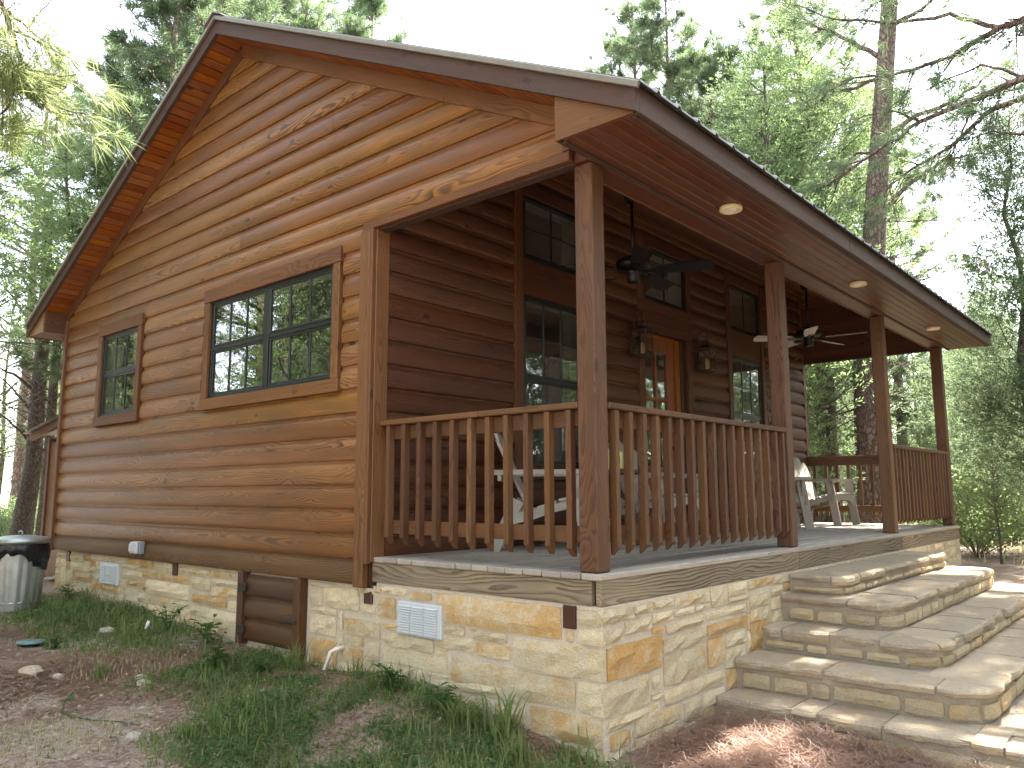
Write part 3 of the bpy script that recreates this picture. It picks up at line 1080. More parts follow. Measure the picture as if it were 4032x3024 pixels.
# --- windows
def window(kind, axis, rect, plane, cols, rows_list, trim, mat_key, inner=.13, head=.13, sill=.105, side=.105, split=None):
    """rect = (a0,a1,z0,z1); plane = outer face of the siding plane"""
    a0, a1, z0, z1 = rect
    sgn = -1 if axis == 'x' else 1
    P = lambda o_: plane + sgn * o_

    def bx(name, b0, b1, o0, o1, q0, q1, mat, par, c=.003):
        if axis == 'x':
            return box(name, b0, b1, P(o0), P(o1), q0, q1, mat, par, c)
        return box(name, P(o0), P(o1), b0, b1, q0, q1, mat, par, c)
    fw_ = .035
    w = bx('window', a0, a1, .0, .022, z0, z0 + fw_, M_BLACKFRAME, cabin)
    bx('frame', a0, a1, .0, .022, z1 - fw_, z1, M_BLACKFRAME, w)
    bx('frame', a0, a0 + fw_, .0, .020, z0 + fw_, z1 - fw_, M_BLACKFRAME, w)
    bx('frame', a1 - fw_, a1, .0, .020, z0 + fw_, z1 - fw_, M_BLACKFRAME, w)
    units = [(a0 + fw_, a1 - fw_)]
    if split:
        m = (a0 + a1) / 2
        bx('mullion', m - .035, m + .035, .0, .024, z0 + fw_, z1 - fw_, M_BLACKFRAME, w)
        units = [(a0 + fw_, m - .035), (m + .035, a1 - fw_)]
    zz = [z0 + fw_] + [r_[0] for r_ in rows_list[1:]] + [z1 - fw_]
    for (u0, u1) in units:
        for si, (_, nr, off) in enumerate(rows_list):
            s0, s1 = zz[si], zz[si + 1]
            if si > 0:
                bx('meeting_rail', u0, u1, -.006, .018, s0 - .02, s0 + .02, M_BLACKFRAME, w)
                s0 += .02
            if si + 1 < len(rows_list):
                s1 -= .02
            st = .022
            bx('sash_stile', u0, u0 + st, off, off + .018, s0, s1, M_BLACKFRAME, w)
            bx('sash_stile', u1 - st, u1, off, off + .018, s0, s1, M_BLACKFRAME, w)
            bx('sash_rail', u0 + st, u1 - st, off, off + .016, s0, s0 + st, M_BLACKFRAME, w)
            bx('sash_rail', u0 + st, u1 - st, off, off + .016, s1 - st, s1, M_BLACKFRAME, w)
            g0, g1, h0, h1 = u0 + st, u1 - st, s0 + st, s1 - st
            cw, rh = (g1 - g0) / cols, (h1 - h0) / nr
            for c_ in range(1, cols):
                bx('muntin', g0 + c_ * cw - .009, g0 + c_ * cw + .009, off + .002, off + .013, h0, h1, M_BLACKFRAME, w, .002)
            for r_ in range(1, nr):
                bx('muntin', g0, g1, off + .003, off + .0125, h0 + r_ * rh - .009, h0 + r_ * rh + .009, M_BLACKFRAME, w, .002)
            for c_ in range(cols):
                for r_ in range(nr):
                    p0, p1, q0, q1 = g0 + c_ * cw, g0 + (c_ + 1) * cw, h0 + r_ * rh, h0 + (r_ + 1) * rh
                    v = [(p0, P(off + .004), q0), (p1, P(off + .004), q0), (p1, P(off + .004), q1), (p0, P(off + .004), q1)]
                    if axis == 'y':
                        v = [(y_, x_, z_) for (x_, y_, z_) in v]
                    add('pane', v, [[0, 1, 2, 3]] if axis == 'x' else [[0, 1, 2, 3]], M_GLASS, w)
    # pale liner of the opening, inside the wall
    for (b0, b1, q0, q1) in ((a0 - .02, a0 + .012, z0, z1), (a1 - .012, a1 + .02, z0, z1), (a0 - .02, a1 + .02, z1 - .012, z1 + .02), (a0 - .02, a1 + .02, z0 - .02, z0 + .012)):
        bx('liner', b0, b1, -.21, -.108, q0, q1, M_WHITE, w)
    for (b0, b1, q0, q1) in ((a0 - .002, a0 + .010, z0, z1), (a1 - .010, a1 + .002, z0, z1), (a0, a1, z1 - .010, z1 + .002)):
        bx('liner', b0, b1, -.107, -.008, q0, q1, M_WHITE, w, .001)
    ax2 = 'x' if axis == 'x' else 'y'
    if trim == 'full':
        bx('trim_board', a0 - side, a1 + side * .95, .0, .052, z1, z1 + head, WD[mat_key, ax2], w, .004)
        bx('trim_board', a0 - side, a1 + side, .0, .054, z0 - sill, z0, WD[mat_key, ax2], w, .004)
        bx('trim_board', a0 - side + .015, a0, .0, .048, z0 + .002, z1 - .002, WD[mat_key, 'z'], w, .004)
        bx('trim_board', a1, a1 + side - .015, .0, .048, z0 + .002, z1 - .002, WD[mat_key, 'z'], w, .004)
    return w


window('double', 'x', W1, PL, 3, [(0, 1, -.004), (1.835, 1, .004)], 'full', 'trim', split=True)
window('single', 'x', W2, PL, 3, [(0, 1, -.004), (1.835, 1, .004)], 'full', 'trim')
FP = XF + .004
wa = window('low', 'y', L1, FP, 3, [(0, 2, -.004), (1.515, 2, .004)], None, 'porch')
wb = window('transom', 'y', T1, FP, 2, [(0, 2, .0)], None, 'porch')
wc_ = window('transom', 'y', T2, FP, 2, [(0, 2, .0)], None, 'porch')
wd = window('transom', 'y', T3, FP, 2, [(0, 2, .0)], None, 'porch')
we = window('low', 'y', L2, FP, 3, [(0, 2, -.004), (1.485, 2, .004)], None, 'porch')


def ybox(name, y0, y1, z0, z1, o0, o1, mat, par, c=.004):
    return box(name, FP + o0, FP + o1, y0, y1, z0, z1, mat, par, c)


for (y0, y1, par, zb, zt_) in ((1.705, 2.63, wa, .70, 3.27), (6.01, 6.96, we, .70, 3.27)):
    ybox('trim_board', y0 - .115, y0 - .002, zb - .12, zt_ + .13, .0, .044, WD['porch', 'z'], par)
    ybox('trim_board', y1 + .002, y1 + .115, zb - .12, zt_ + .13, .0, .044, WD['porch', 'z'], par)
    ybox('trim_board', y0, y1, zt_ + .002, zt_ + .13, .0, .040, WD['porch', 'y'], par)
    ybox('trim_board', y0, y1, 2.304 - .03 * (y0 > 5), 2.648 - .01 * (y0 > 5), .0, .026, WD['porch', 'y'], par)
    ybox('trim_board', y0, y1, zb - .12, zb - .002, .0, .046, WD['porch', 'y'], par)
# door with its own trim
door = ybox('door', 3.832, 4.775, .02, 2.235, -.085, -.045, WD['door', 'z'], cabin)
gy = (3.95, 4.175, 4.19, 4.42)
door.data.clear_geometry()
dv, df = [], []


def dadd(y0, y1, z0, z1, o0=-.09, o1=-.045):
    v, f = cbox(FP + o0, FP + o1, y0, y1, z0, z1, .004)
    n = len(dv)
    dv.extend([Vector(p) - WL[door.name] for p in v])
    df.extend([[i + n for i in q] for q in f])


dadd(3.832, 3.94, .02, 2.235)
dadd(4.43, 4.60, .02, 2.235)
dadd(3.941, 4.429, 2.085, 2.235)
dadd(3.941, 4.429, .02, .75)
for z in (1.19, 1.51 + .12 * 0, 1.80):
    pass
door.data.from_pydata([tuple(p) for p in dv], [], df)
door.data.update()
box('door_muntin', FP - .088, FP - .044, 4.17, 4.20, .751, 2.084, WD['door', 'z'], door)
for z in (1.17, 1.53):
    for (y0, y1) in ((3.942, 4.168), (4.202, 4.428)):
        box('door_muntin', FP - .088, FP - .046, y0, y1, z - .018, z + .018, WD['door', 'y'], door)
zz_ = [.751, 1.152, 1.188, 1.512, 1.548, 2.084]
for (y0, y1) in ((3.942, 4.168), (4.202, 4.428)):
    for q in range(3):
        z0, z1 = zz_[2 * q], zz_[2 * q + 1]
        add('pane', [(FP - .066, y0, z0), (FP - .066, y1, z0), (FP - .066, y1, z1), (FP - .066, y0, z1)], [[0, 1, 2, 3]], M_GLASS, door)
lathe('door_handle', [(.0, -.03), (.026, -.022), (.03, 0), (.026, .022), (.0, .03)], 10, M_RUST, door, (FP - .015, 4.53, .98))
box('door_casing', FP - .09, FP - .02, 4.603, 4.70, .0, 2.28, WD['door', 'z'], cabin)
box('door_casing', FP - .09, FP - .02, 3.815, 3.83, .0, 2.28, WD['door', 'z'], cabin)
box('door_casing', FP - .09, FP - .02, 3.832, 4.60, 2.238, 2.285, WD['door', 'y'], cabin)
box('door_casing', FP - .10, FP - .004, 4.702, 4.785, .0, 2.285, WD['dark', 'z'], cabin)
ybox('door_trim', 3.70, 3.81, .0, 2.285, .0, .044, WD['porch', 'z'], cabin)
ybox('door_trim', 4.79, 4.915, .0, 2.285, .0, .044, WD['porch', 'z'], cabin)
ybox('door_trim', 3.70, 4.915, 2.288, 2.40, .0, .046, WD['porch', 'y'], cabin)
ybox('door_trim', 3.70, 4.915, 2.403, 2.52, .0, .040, WD['porch', 'y'], cabin)
ybox('door_trim', 3.70, 4.935, 2.523, 2.648, .0, .046, WD['porch', 'y'], cabin)
ybox('door_trim', 3.705, 3.828, 2.65, 3.41, .0, .042, WD['porch', 'z'], cabin)
ybox('door_trim', 4.822, 4.915, 2.65, 3.41, .0, .042, WD['porch', 'z'], cabin)
ybox('door_trim', 3.83, 4.82, 3.292, 3.41, .0, .038, WD['porch', 'y'], cabin)

# --- interior seen through the glass
room = wall_pieces('interior', 'x', .104, .116, XB + .12, XF - .12, -.02, 2.6, [W1, W2], M_INNER, cabin)
wall_pieces('interior_wall', 'y', XF - .116, XF - .104, .12, YL - .12, -.02, 3.6, [T1, L1, T2, D1, T3, L2], M_INNER, room)
box('interior_floor', XB + .12, XF - .12, .12, YL - .12, -.06, -.022, WD['trim', 'y'], room)
wall_pieces('interior_wall', 'y', XB + .102, XB + .115, .12, YL - .12, -.02, 2.6, BKW, M_INNER, room)
for (y0, y1, z0, z1) in BKW:
    add('pane', [(XB + .05, y0, z0), (XB + .05, y1, z0), (XB + .05, y1, z1), (XB + .05, y0, z1)], [[0, 1, 2, 3]], M_GLASS, room)
prism('interior_wall', [(XB + .12, -.02), (XF - .12, -.02), (XF - .12, 3.4), (XR, 4.5), (XB + .12, 2.5)], 'y', YL - .03, YL - .01, M_INNER, room)
for sg in (1, -1):
    x1 = XF - .12 if sg > 0 else XB + .12
    board('interior_ceiling', (XR, YL / 2, 4.62), (x1, YL / 2, roofz(x1, 4.62)), .03, 8.3, Vector((sg * SL, 0, 1)).normalized(), M_INCEIL, room)
for y in (1.9, 4.4, 6.9):
    board('ceiling_beam', (XF - .13, y, 3.44), (XR, y, roofz(XR, 4.50)), .12, .09, (0, 0, 1), M_WHITE, room)
box('partition', -5.3, -5.2, .13, 4.0, -.02, 2.6, M_INNER, room)

# --- porch deck
deck = box('deck', XF + .01, -.06, .06, YL - .06, -.182, -.041, WD['dark', 'y'], cabin)
nb = 14
bw = (-.001 - (XF + .005)) / nb
dr = random.Random(8)
for q in range(nb):
    x0 = XF + .004 + q * bw
    cut = 4.6 + dr.uniform(-1.6, 1.6) if q < nb - 1 else 2.28
    for (y0, y1) in ((dr.uniform(-.012, .006), cut), (cut + .004, YL - .005)):
        dz = dr.uniform(-.003, .001)
        box('deck_board', x0 + .004, x0 + bw - .002, y0, y1, -.038 + dz, dz, WD['deck', 'y'], deck, .007)
box('rim_board', XF + .012, -.075, .012, .05, -.180, -.040, WD['rim', 'x'], deck)
for (y0, y1) in ((.016, 2.9), (2.902, 5.87), (5.885, YL - .01)):
    box('rim_board', -.050, -.008, y0, y1, -.180, -.040, WD['rim', 'y'], deck)

# --- posts and railings
POSTY = [.10, 2.92, 5.835, 8.50]
PX0, PX1 = -.175, -.042
for y in POSTY:
    box('porch_post', PX0, PX1, y - .066, y + .066, .001, 2.479, WD['rail', 'z'], cabin, .008)


def railing(axis, a0, a1, c_in, c_out, nbal, dirn, name='porch_railing'):
    """axis 'x' runs along the gable end, 'y' along the front; c = across position of the rails; balusters on the side of dirn"""
    def bx(nm, b0, b1, o0, o1, z0, z1, mat, par, c=.004):
        if axis == 'x':
            return box(nm, b0, b1, min(o0, o1), max(o0, o1), z0, z1, mat, par, c)
        return box(nm, min(o0, o1), max(o0, o1), b0, b1, z0, z1, mat, par, c)
    ax = axis
    r_ = bx(name, a0, a1, c_in, c_out, .855, .958, WD['rail', ax], cabin)
    bx('bottom_rail', a0, a1, c_in, c_out, .165, .262, WD['rail', ax], r_)
    o_edge = c_out + dirn * .055
    mid = a0 + (a1 - a0) * (.55 if axis == 'x' else .38)
    bx('top_rail', a0 - .0, mid, c_in - dirn * .008, o_edge + dirn * .004, .960, 1.0, WD['rail', ax], r_, .006)
    bx('top_rail', mid + .003, a1, c_in - dirn * .008, o_edge + dirn * .003, .961, 1.001, WD['rail', ax], r_, .006)
    rb = random.Random(int(a0 * 100) + nbal)
    for q in range(nbal):
        a = a0 + (a1 - a0) * (q + .55) / nbal
        w = .020
        t0, t1 = c_out + dirn * .002, c_out + dirn * (.050 + rb.uniform(-.002, .003))
        zl = rb.uniform(-.006, .006)
        # mitred lower end: long on the inner side
        V = []
        sk = rb.uniform(-.004, .004)
        for s_ in (a - w, a + w):
            for (o_, z) in ((t0, .088 + zl), (t1, .140 + zl), (t1, .957), (t0, .957)):
                ss = s_ + (sk if z > .5 else 0)
                V.append((ss, o_, z) if axis == 'x' else (o_, ss, z))
        F = [[0, 1, 2, 3], [7, 6, 5, 4], [0, 4, 5, 1], [1, 5, 6, 2], [2, 6, 7, 3], [3, 7, 4, 0]]
        b_ = add('baluster', V, F, WD['rail', 'z'], r_)
        import bmesh
        bm = bmesh.new()
        bm.from_mesh(b_.data)
        bmesh.ops.recalc_face_normals(bm, faces=bm.faces)
        bm.to_mesh(b_.data)
        bm.free()
    return r_


railing('x', XF + .04, PX0, .128, .09, 11, -1)
railing('y', .168, 2.852, -.128, -.09, 17, 1)
railing('y', 5.903, 8.432, -.128, -.09, 17, 1)
railing('x', XF + .04, PX0, 8.47, 8.508, 11, 1)

# ------------------------------------------------------------------ stone steps
steps = thing('stone_steps', (1.0, 4.3, -1.05), 'five wide curved limestone steps leading up to the porch', 'steps')
TIERS = [  # x front, y left, y right, radius, top, bottom
    (.42, 2.64, 5.95, .14, -.195, -.36), (.84, 2.46, 6.06, .15, -.345, -.55), (1.22, 2.06, 6.45, .24, -.535, -.71),
    (1.55, 1.62, 6.75, .24, -.695, -.91), (1.98, 1.30, 6.95, .24, -.890, -1.35)]


def outline(X, y0, y1, r):
    p = [(-.0, y0)]
    n = 14
    k = max(2, int((X - r) / .09))
    for i in range(1, k + 1):
        p.append(((X - r) * i / k, y0))
    for i in range(1, n):
        a = -math.pi / 2 + math.pi / 2 * i / n
        p.append((X - r + r * math.cos(a), y0 + r + r * math.sin(a)))
    k = int((y1 - y0 - 2 * r) / .09)
    for i in range(k + 1):
        p.append((X, y0 + r + (y1 - y0 - 2 * r) * i / k))
    for i in range(1, n + 1):
        a = math.pi / 2 * i / n
        p.append((X - r + r * math.cos(a), y1 - r + r * math.sin(a)))
    k = max(2, int((X - r) / .09))
    for i in range(1, k + 1):
        p.append(((X - r) * (1 - i / k), y1))
    return np.array(p)


sr = random.Random(77)
for ti, (X, y0, y1, r, zt_, zb) in enumerate(TIERS):
    P = outline(X, y0, y1, r)
    seg = np.linalg.norm(np.diff(P, axis=0), axis=1)
    Sx = np.concatenate([[0], np.cumsum(seg)])
    tot = Sx[-1]

    def at(s, n):
        x = np.interp(s, Sx, P[:, 0])
        y = np.interp(s, Sx, P[:, 1])
        e = .03
        dx = np.interp(s + e, Sx, P[:, 0]) - np.interp(s - e, Sx, P[:, 0])
        dy = np.interp(s + e, Sx, P[:, 1]) - np.interp(s - e, Sx, P[:, 1])
        l = math.hypot(dx, dy) or 1
        return (x + dy / l * n, y - dx / l * n)
    core = prism('step_core', [at(s, -.012) for s in np.linspace(.0, tot, 90)], 'z', zb, zt_ - .006, M_STEPMORT, steps)
    # caps
    s = .01
    caph = .064
    while s < tot - .05:
        L = sr.choice([.18, .26, .34, .45, .6, .8]) * sr.uniform(.85, 1.15)
        if s + L > tot - .25:
            L = tot - s
        g = sr.uniform(.003, .012)
        s0, s1 = s + g, s + L - g
        dep = sr.uniform(.34, .42)
        ns = max(2, int((s1 - s0) / .085))
        V, F = [], []
        hh = caph + sr.uniform(-.022, .014)
        base_ov = sr.uniform(-.002, .030)
        zt0 = zt_ + sr.uniform(-.004, .004)
        for i in range(ns + 1):
            u = s0 + (s1 - s0) * i / ns
            jo = base_ov + sr.uniform(-.013, .013)
            e = .012 if i in (0, ns) else 0
            for (n_, z) in ((-dep, zt0), (-dep * .5, zt0 + sr.uniform(-.002, .004)), (jo - .022 - e, zt0 - .001), (jo - e, zt0 - .014 + sr.uniform(-.004, .004)),
                            (jo + .004 + sr.uniform(-.006, .006) - e, zt0 - hh * .55), (jo - .006 - e, zt0 - hh + sr.uniform(-.005, .005)), (-.05, zt0 - hh)):
                x_, y_ = at(u, max(n_, -.42))
                x_ = max(x_, .005)
                V.append((x_, y_, z))
        m = 7
        for i in range(ns):
            for j in range(m - 1):
                F.append([i * m + j, i * m + j + 1, (i + 1) * m + j + 1, (i + 1) * m + j])
        F.append(list(range(m))[::-1])
        F.append([ns * m + j for j in range(m)])
        o = add('cap_stone', V, [q[::-1] for q in F], M_FLAG, steps)
        o['tint'] = sr.uniform(.2, .6)
        s += L
    # riser stones
    s = .02
    top = zt_ - caph - .022
    bot = max(zb + .02, -1.15)
    if ti < 4:
        bot = TIERS[ti + 1][4] + .012
    else:
        bot = -1.12
    bands = [(bot, top)] if top - bot < .15 else [((bot + top) / 2 + .008, top), (bot, (bot + top) / 2 - .008)]
    for (vb, vt) in bands:
        s = .02 + sr.uniform(0, .1)
        while s < tot - .08:
            L = sr.uniform(.12, .44)
            s1 = min(s + L, tot - .02)
            stone('riser_stone', lambda u, v, n: (*at(u, n - .006), v), s, s1 - .028, vb + sr.uniform(0, .012), vt - sr.uniform(0, .012), sr.uniform(.016, .03), M_STEP, steps,
                  sr.uniform(.2, .5) if sr.random() < .8 else sr.uniform(.6, .8), .006, .02)
            s = s1
#PART2
# ------------------------------------------------------------------ fixtures on the cabin
def soffit_light(y, label):
    t = thing('soffit_light', (.225, y, 2.491), label, 'ceiling light', 'round lights under the porch eave')
    lathe('housing', [(.078, .0), (.081, -.006), (.081, -.024), (.076, -.030), (.060, -.030), (.052, -.018), (.0, -.016)], 28, M_CREAM, t, (.225, y, 2.4905))
    lathe('lamp_lens', [(.0, -.026), (.030, -.025), (.040, -.0205), (.042, -.0172)], 20, M_WHITE, t, (.225, y, 2.4905))


soffit_light(1.38, 'round cream eave light, nearest and largest of three, just past the corner post')
soffit_light(4.14, 'round cream eave light, middle one of three, between the second and third post')
soffit_light(6.96, 'round cream eave light, last of three, near the far corner post')


def ceiling_fan(x, y, a0, blade_mat, label, tilt=1):
    zc = 3.64 - SL * (x - XF) - .012
    t = thing('ceiling_fan', (x, y, zc), label, 'ceiling fan', 'ceiling fans on the porch')
    L = lambda n, prof, m: lathe(n, prof, 20, m, t, (x, y, zc))
    L('canopy', [(.072, .035), (.074, -.02), (.066, -.055), (.040, -.085), (.022, -.092)], M_BLACK)
    L('rod', [(.0135, -.085), (.0135, -.60)], M_BLACK)
    L('motor', [(.03, -.565), (.055, -.58), (.055, -.60), (.115, -.605), (.150, -.625), (.155, -.665), (.135, -.695), (.07, -.70)], M_BLACK)
    L('hub', [(.062, -.701), (.066, -.73), (.052, -.74), (.056, -.80), (.050, -.812), (.0, -.814)], M_BLACK)
    zb = zc - .715
    for k in range(5):
        a = a0 + k * 2 * math.pi / 5
        d, s_ = Vector((math.cos(a), math.sin(a), 0)), Vector((-math.sin(a), math.cos(a), 0))
        up = (Vector((0, 0, 1)) + s_ * .27 * tilt).normalized()
        s2 = up.cross(d).normalized()
        c0 = Vector((x, y, zb))
        M = Matrix((d, s2, d.cross(s2))).transposed().to_4x4()
        M.translation = c0 + d * .45
        prof = [(-.24, .045), (-.22, .062), (.10, .082), (.215, .082), (.235, .05), (.245, .0), (.235, -.05), (.215, -.082), (.10, -.082), (-.22, -.062), (-.24, -.045)]
        n = len(prof)
        v = [(px, py, .004) for px, py in prof] + [(px, py, -.004) for px, py in prof]
        f = [list(range(n))[::-1], [n + i for i in range(n)]] + [[i, (i + 1) % n, n + (i + 1) % n, n + i] for i in range(n)]
        b_ = obj('blade', mesh('blade', v, f, blade_mat), t, M=M)
        br = [(-.40, .012), (-.30, .016), (-.25, .040), (-.19, .034), (-.17, .0), (-.19, -.034), (-.25, -.040), (-.30, -.016), (-.40, -.012)]
        n = len(br)
        v = [(px, py, -.0045) for px, py in br] + [(px, py, -.010) for px, py in br]
        f = [list(range(n))[::-1], [n + i for i in range(n)]] + [[i, (i + 1) % n, n + (i + 1) % n, n + i] for i in range(n)]
        q = bpy.data.objects.new('blade_bracket', mesh('blade_bracket', v, f, M_BLACK))
        COL.objects.link(q)
        q.parent = b_
    tube('pull_chain', [(x + .05, y, zc - .80), (x + .05, y, zc - .98)], .0022, 4, M_RUST, t)
    lathe('pull_knob', [(.0, -1.01), (.008, -1.0), (.006, -.98), (.0, -.97)], 6, M_RUST, t, (x + .05, y, zc))


ceiling_fan(-1.0, 2.01, rad(22), M_FANBLADE, 'black ceiling fan with dark blades hanging behind the corner post')
ceiling_fan(-1.0, 6.08, rad(5), M_REFLECTBLADE, 'black ceiling fan with wood grain blades, paled by painted reflection, at the far porch end', -1)


def wall_lantern(y, label):
    x, z = -1.88, 2.09
    t = thing('wall_lantern', (XF + .04, y, z - .15), label, 'lantern', 'lanterns beside the front door')
    w, d = .075, .075
    box('back_plate', XF + .036, XF + .056, y - .055, y + .055, z - .12, z + .07, M_COPPER, t)
    box('arm', XF + .05, x - .05, y - .018, y + .018, z - .06, z - .02, M_COPPER, t)
    box('base_tray', x - d - .012, x + d + .012, y - w - .012, y + w + .012, z - .165, z - .145, M_COPPER, t)
    for sx in (-1, 1):
        for sy in (-1, 1):
            box('corner_bar', x + sx * d - .006, x + sx * d + .006, y + sy * w - .006, y + sy * w + .006, z - .145, z + .115, M_COPPER, t, .001)
    for (xa, xb_, ya, yb) in ((x - d, x + d, y - w, y - w), (x - d, x + d, y + w, y + w), (x + d, x + d, y - w, y + w), (x - d, x - d, y - w, y + w)):
        add('pane', [(xa, ya, z - .145), (xb_, yb, z - .145), (xb_, yb, z + .115), (xa, ya, z + .115)], [[0, 1, 2, 3]], M_LAMPGLASS, t)
    V = []
    for (r_, zz) in ((.092, .115), (.092, .128), (.035, .175), (.035, .20), (.046, .205), (.046, .215), (.0001, .245)):
        V += [(x + sx * r_, y + sy * r_, z + zz) for sx, sy in ((-1, -1), (1, -1), (1, 1), (-1, 1))]
    F = [[3, 2, 1, 0]] + [[4 * i + k, 4 * i + (k + 1) % 4, 4 * i + 4 + (k + 1) % 4, 4 * i + 4 + k] for i in range(6) for k in range(4)]
    add('roof_cap', V, F, M_COPPER, t)
    hook = [(XF + .06, y, z + .0), (XF + .062, y, z + .20), (XF + .068, y, z + .29)]
    for k in range(1, 9):
        a = math.pi - k * math.pi / 7.2
        hook.append((XF + .068 + .06 + .06 * math.cos(a), y, z + .29 + .062 * math.sin(a)))
    tube('hook', hook, .009, 7, M_COPPER, t)
    ring = [(x + .0 + .0 * k, y + .018 * math.cos(k * math.pi / 5), z + .268 + .022 * math.sin(k * math.pi / 5)) for k in range(11)]
    tube('ring', ring, .003, 5, M_COPPER, t)
    for dy in (-.026, .026):
        tube('candle', [(x, y + dy, z - .14), (x, y + dy, z - .01)], .012, 8, M_CANDLE, t)
        lathe('bulb', [(.006, -.012), (.011, .008), (.010, .028), (.0, .055)], 8, M_LAMPGLASS, t, (x, y + dy, z))


wall_lantern(3.57, 'aged metal lantern on the log wall, left of the front door')
wall_lantern(5.05, 'aged metal lantern with hook, right of the front door beside the far window')

t = thing('electrical_outlet', (-5.70, -.05, -.085), 'grey weatherproof outlet box on the lowest log board of the gable wall', 'outlet box')
box('housing', -5.80, -5.615, -.098, -.045, -.148, -.022, M_GREYBOX, t, .006)
box('cover', -5.795, -5.64, -.122, -.099, -.143, -.03, M_VENT, t, .006)
box('latch', -5.79, -5.70, -.134, -.123, -.125, -.05, M_VENT, t, .004)

t = thing('string_bulb', (-8.50, .12, 2.18), 'small white bulb hanging on a cord below the back eave corner', 'light bulb')
tube('cord', [(-8.42, -.02, 2.49), (-8.46, .05, 2.40), (-8.50, .12, 2.30)], .005, 5, M_BLACK, t)
lathe('socket', [(.0, .125), (.022, .12), (.026, .06), (.024, .045)], 10, M_BLACK, t, (-8.50, .12, 2.18))
lathe('bulb', [(.020, .048), (.036, .02), (.040, -.005), (.030, -.034), (.0, -.048)], 12, M_WHITE, t, (-8.50, .12, 2.18))

# ------------------------------------------------------------------ lean-to shed behind the house
t = thing('lean_to_shed', (-8.75, 1.0, -.65), 'small brown lean-to with wavy edged boards and corrugated roof behind the house', 'shed')
box('corner_post', -9.10, -9.02, .13, .22, -.62, 1.20, WD['rail', 'z'], t)
er = random.Random(4)
z = -.58
while z < 1.1:
    h = er.uniform(.12, .19)
    n = 9
    V, F = [], []
    for i in range(n + 1):
        x_ = -9.02 + .80 * i / n
        zz_b = z + er.uniform(-.02, .02)
        V += [(x_, .150, zz_b), (x_, .155, z + h), (x_, .18, z + h), (x_, .17, zz_b)]
    for i in range(n):
        a_ = 4 * i
        F += [[a_, a_ + 4, a_ + 5, a_ + 1], [a_ + 3, a_, a_ + 4, a_ + 7][::-1], [a_ + 1, a_ + 5, a_ + 6, a_ + 2]]
    add('siding_board', V, F, WD['trim', 'x'], t)
    z += h * .82
box('siding_board', -9.10, -9.07, .22, 3.0, -.58, 1.20, WD['trim', 'y'], t)
board('roof_beam', (-9.56, .08, 1.235), (-8.24, .08, 1.42), .085, .06, (0, 0, 1), WD['rail', 'x'], t)
V, F = [], []
nn = 26
for i in range(nn + 1):
    x_ = -9.62 + 1.40 * i / nn
    zt_ = 1.285 + (x_ + 9.62) * .14 + .012 * math.sin(i * math.pi * .5 * 2 / 1.0 + .3)
    V += [(x_, -.02, zt_ + (.011 if i % 2 else -.004)), (x_, 3.1, zt_ + (.011 if i % 2 else -.004))]
for i in range(nn):
    F.append([2 * i, 2 * i + 2, 2 * i + 3, 2 * i + 1])
add('roof', V, F, M_ROOF, t)

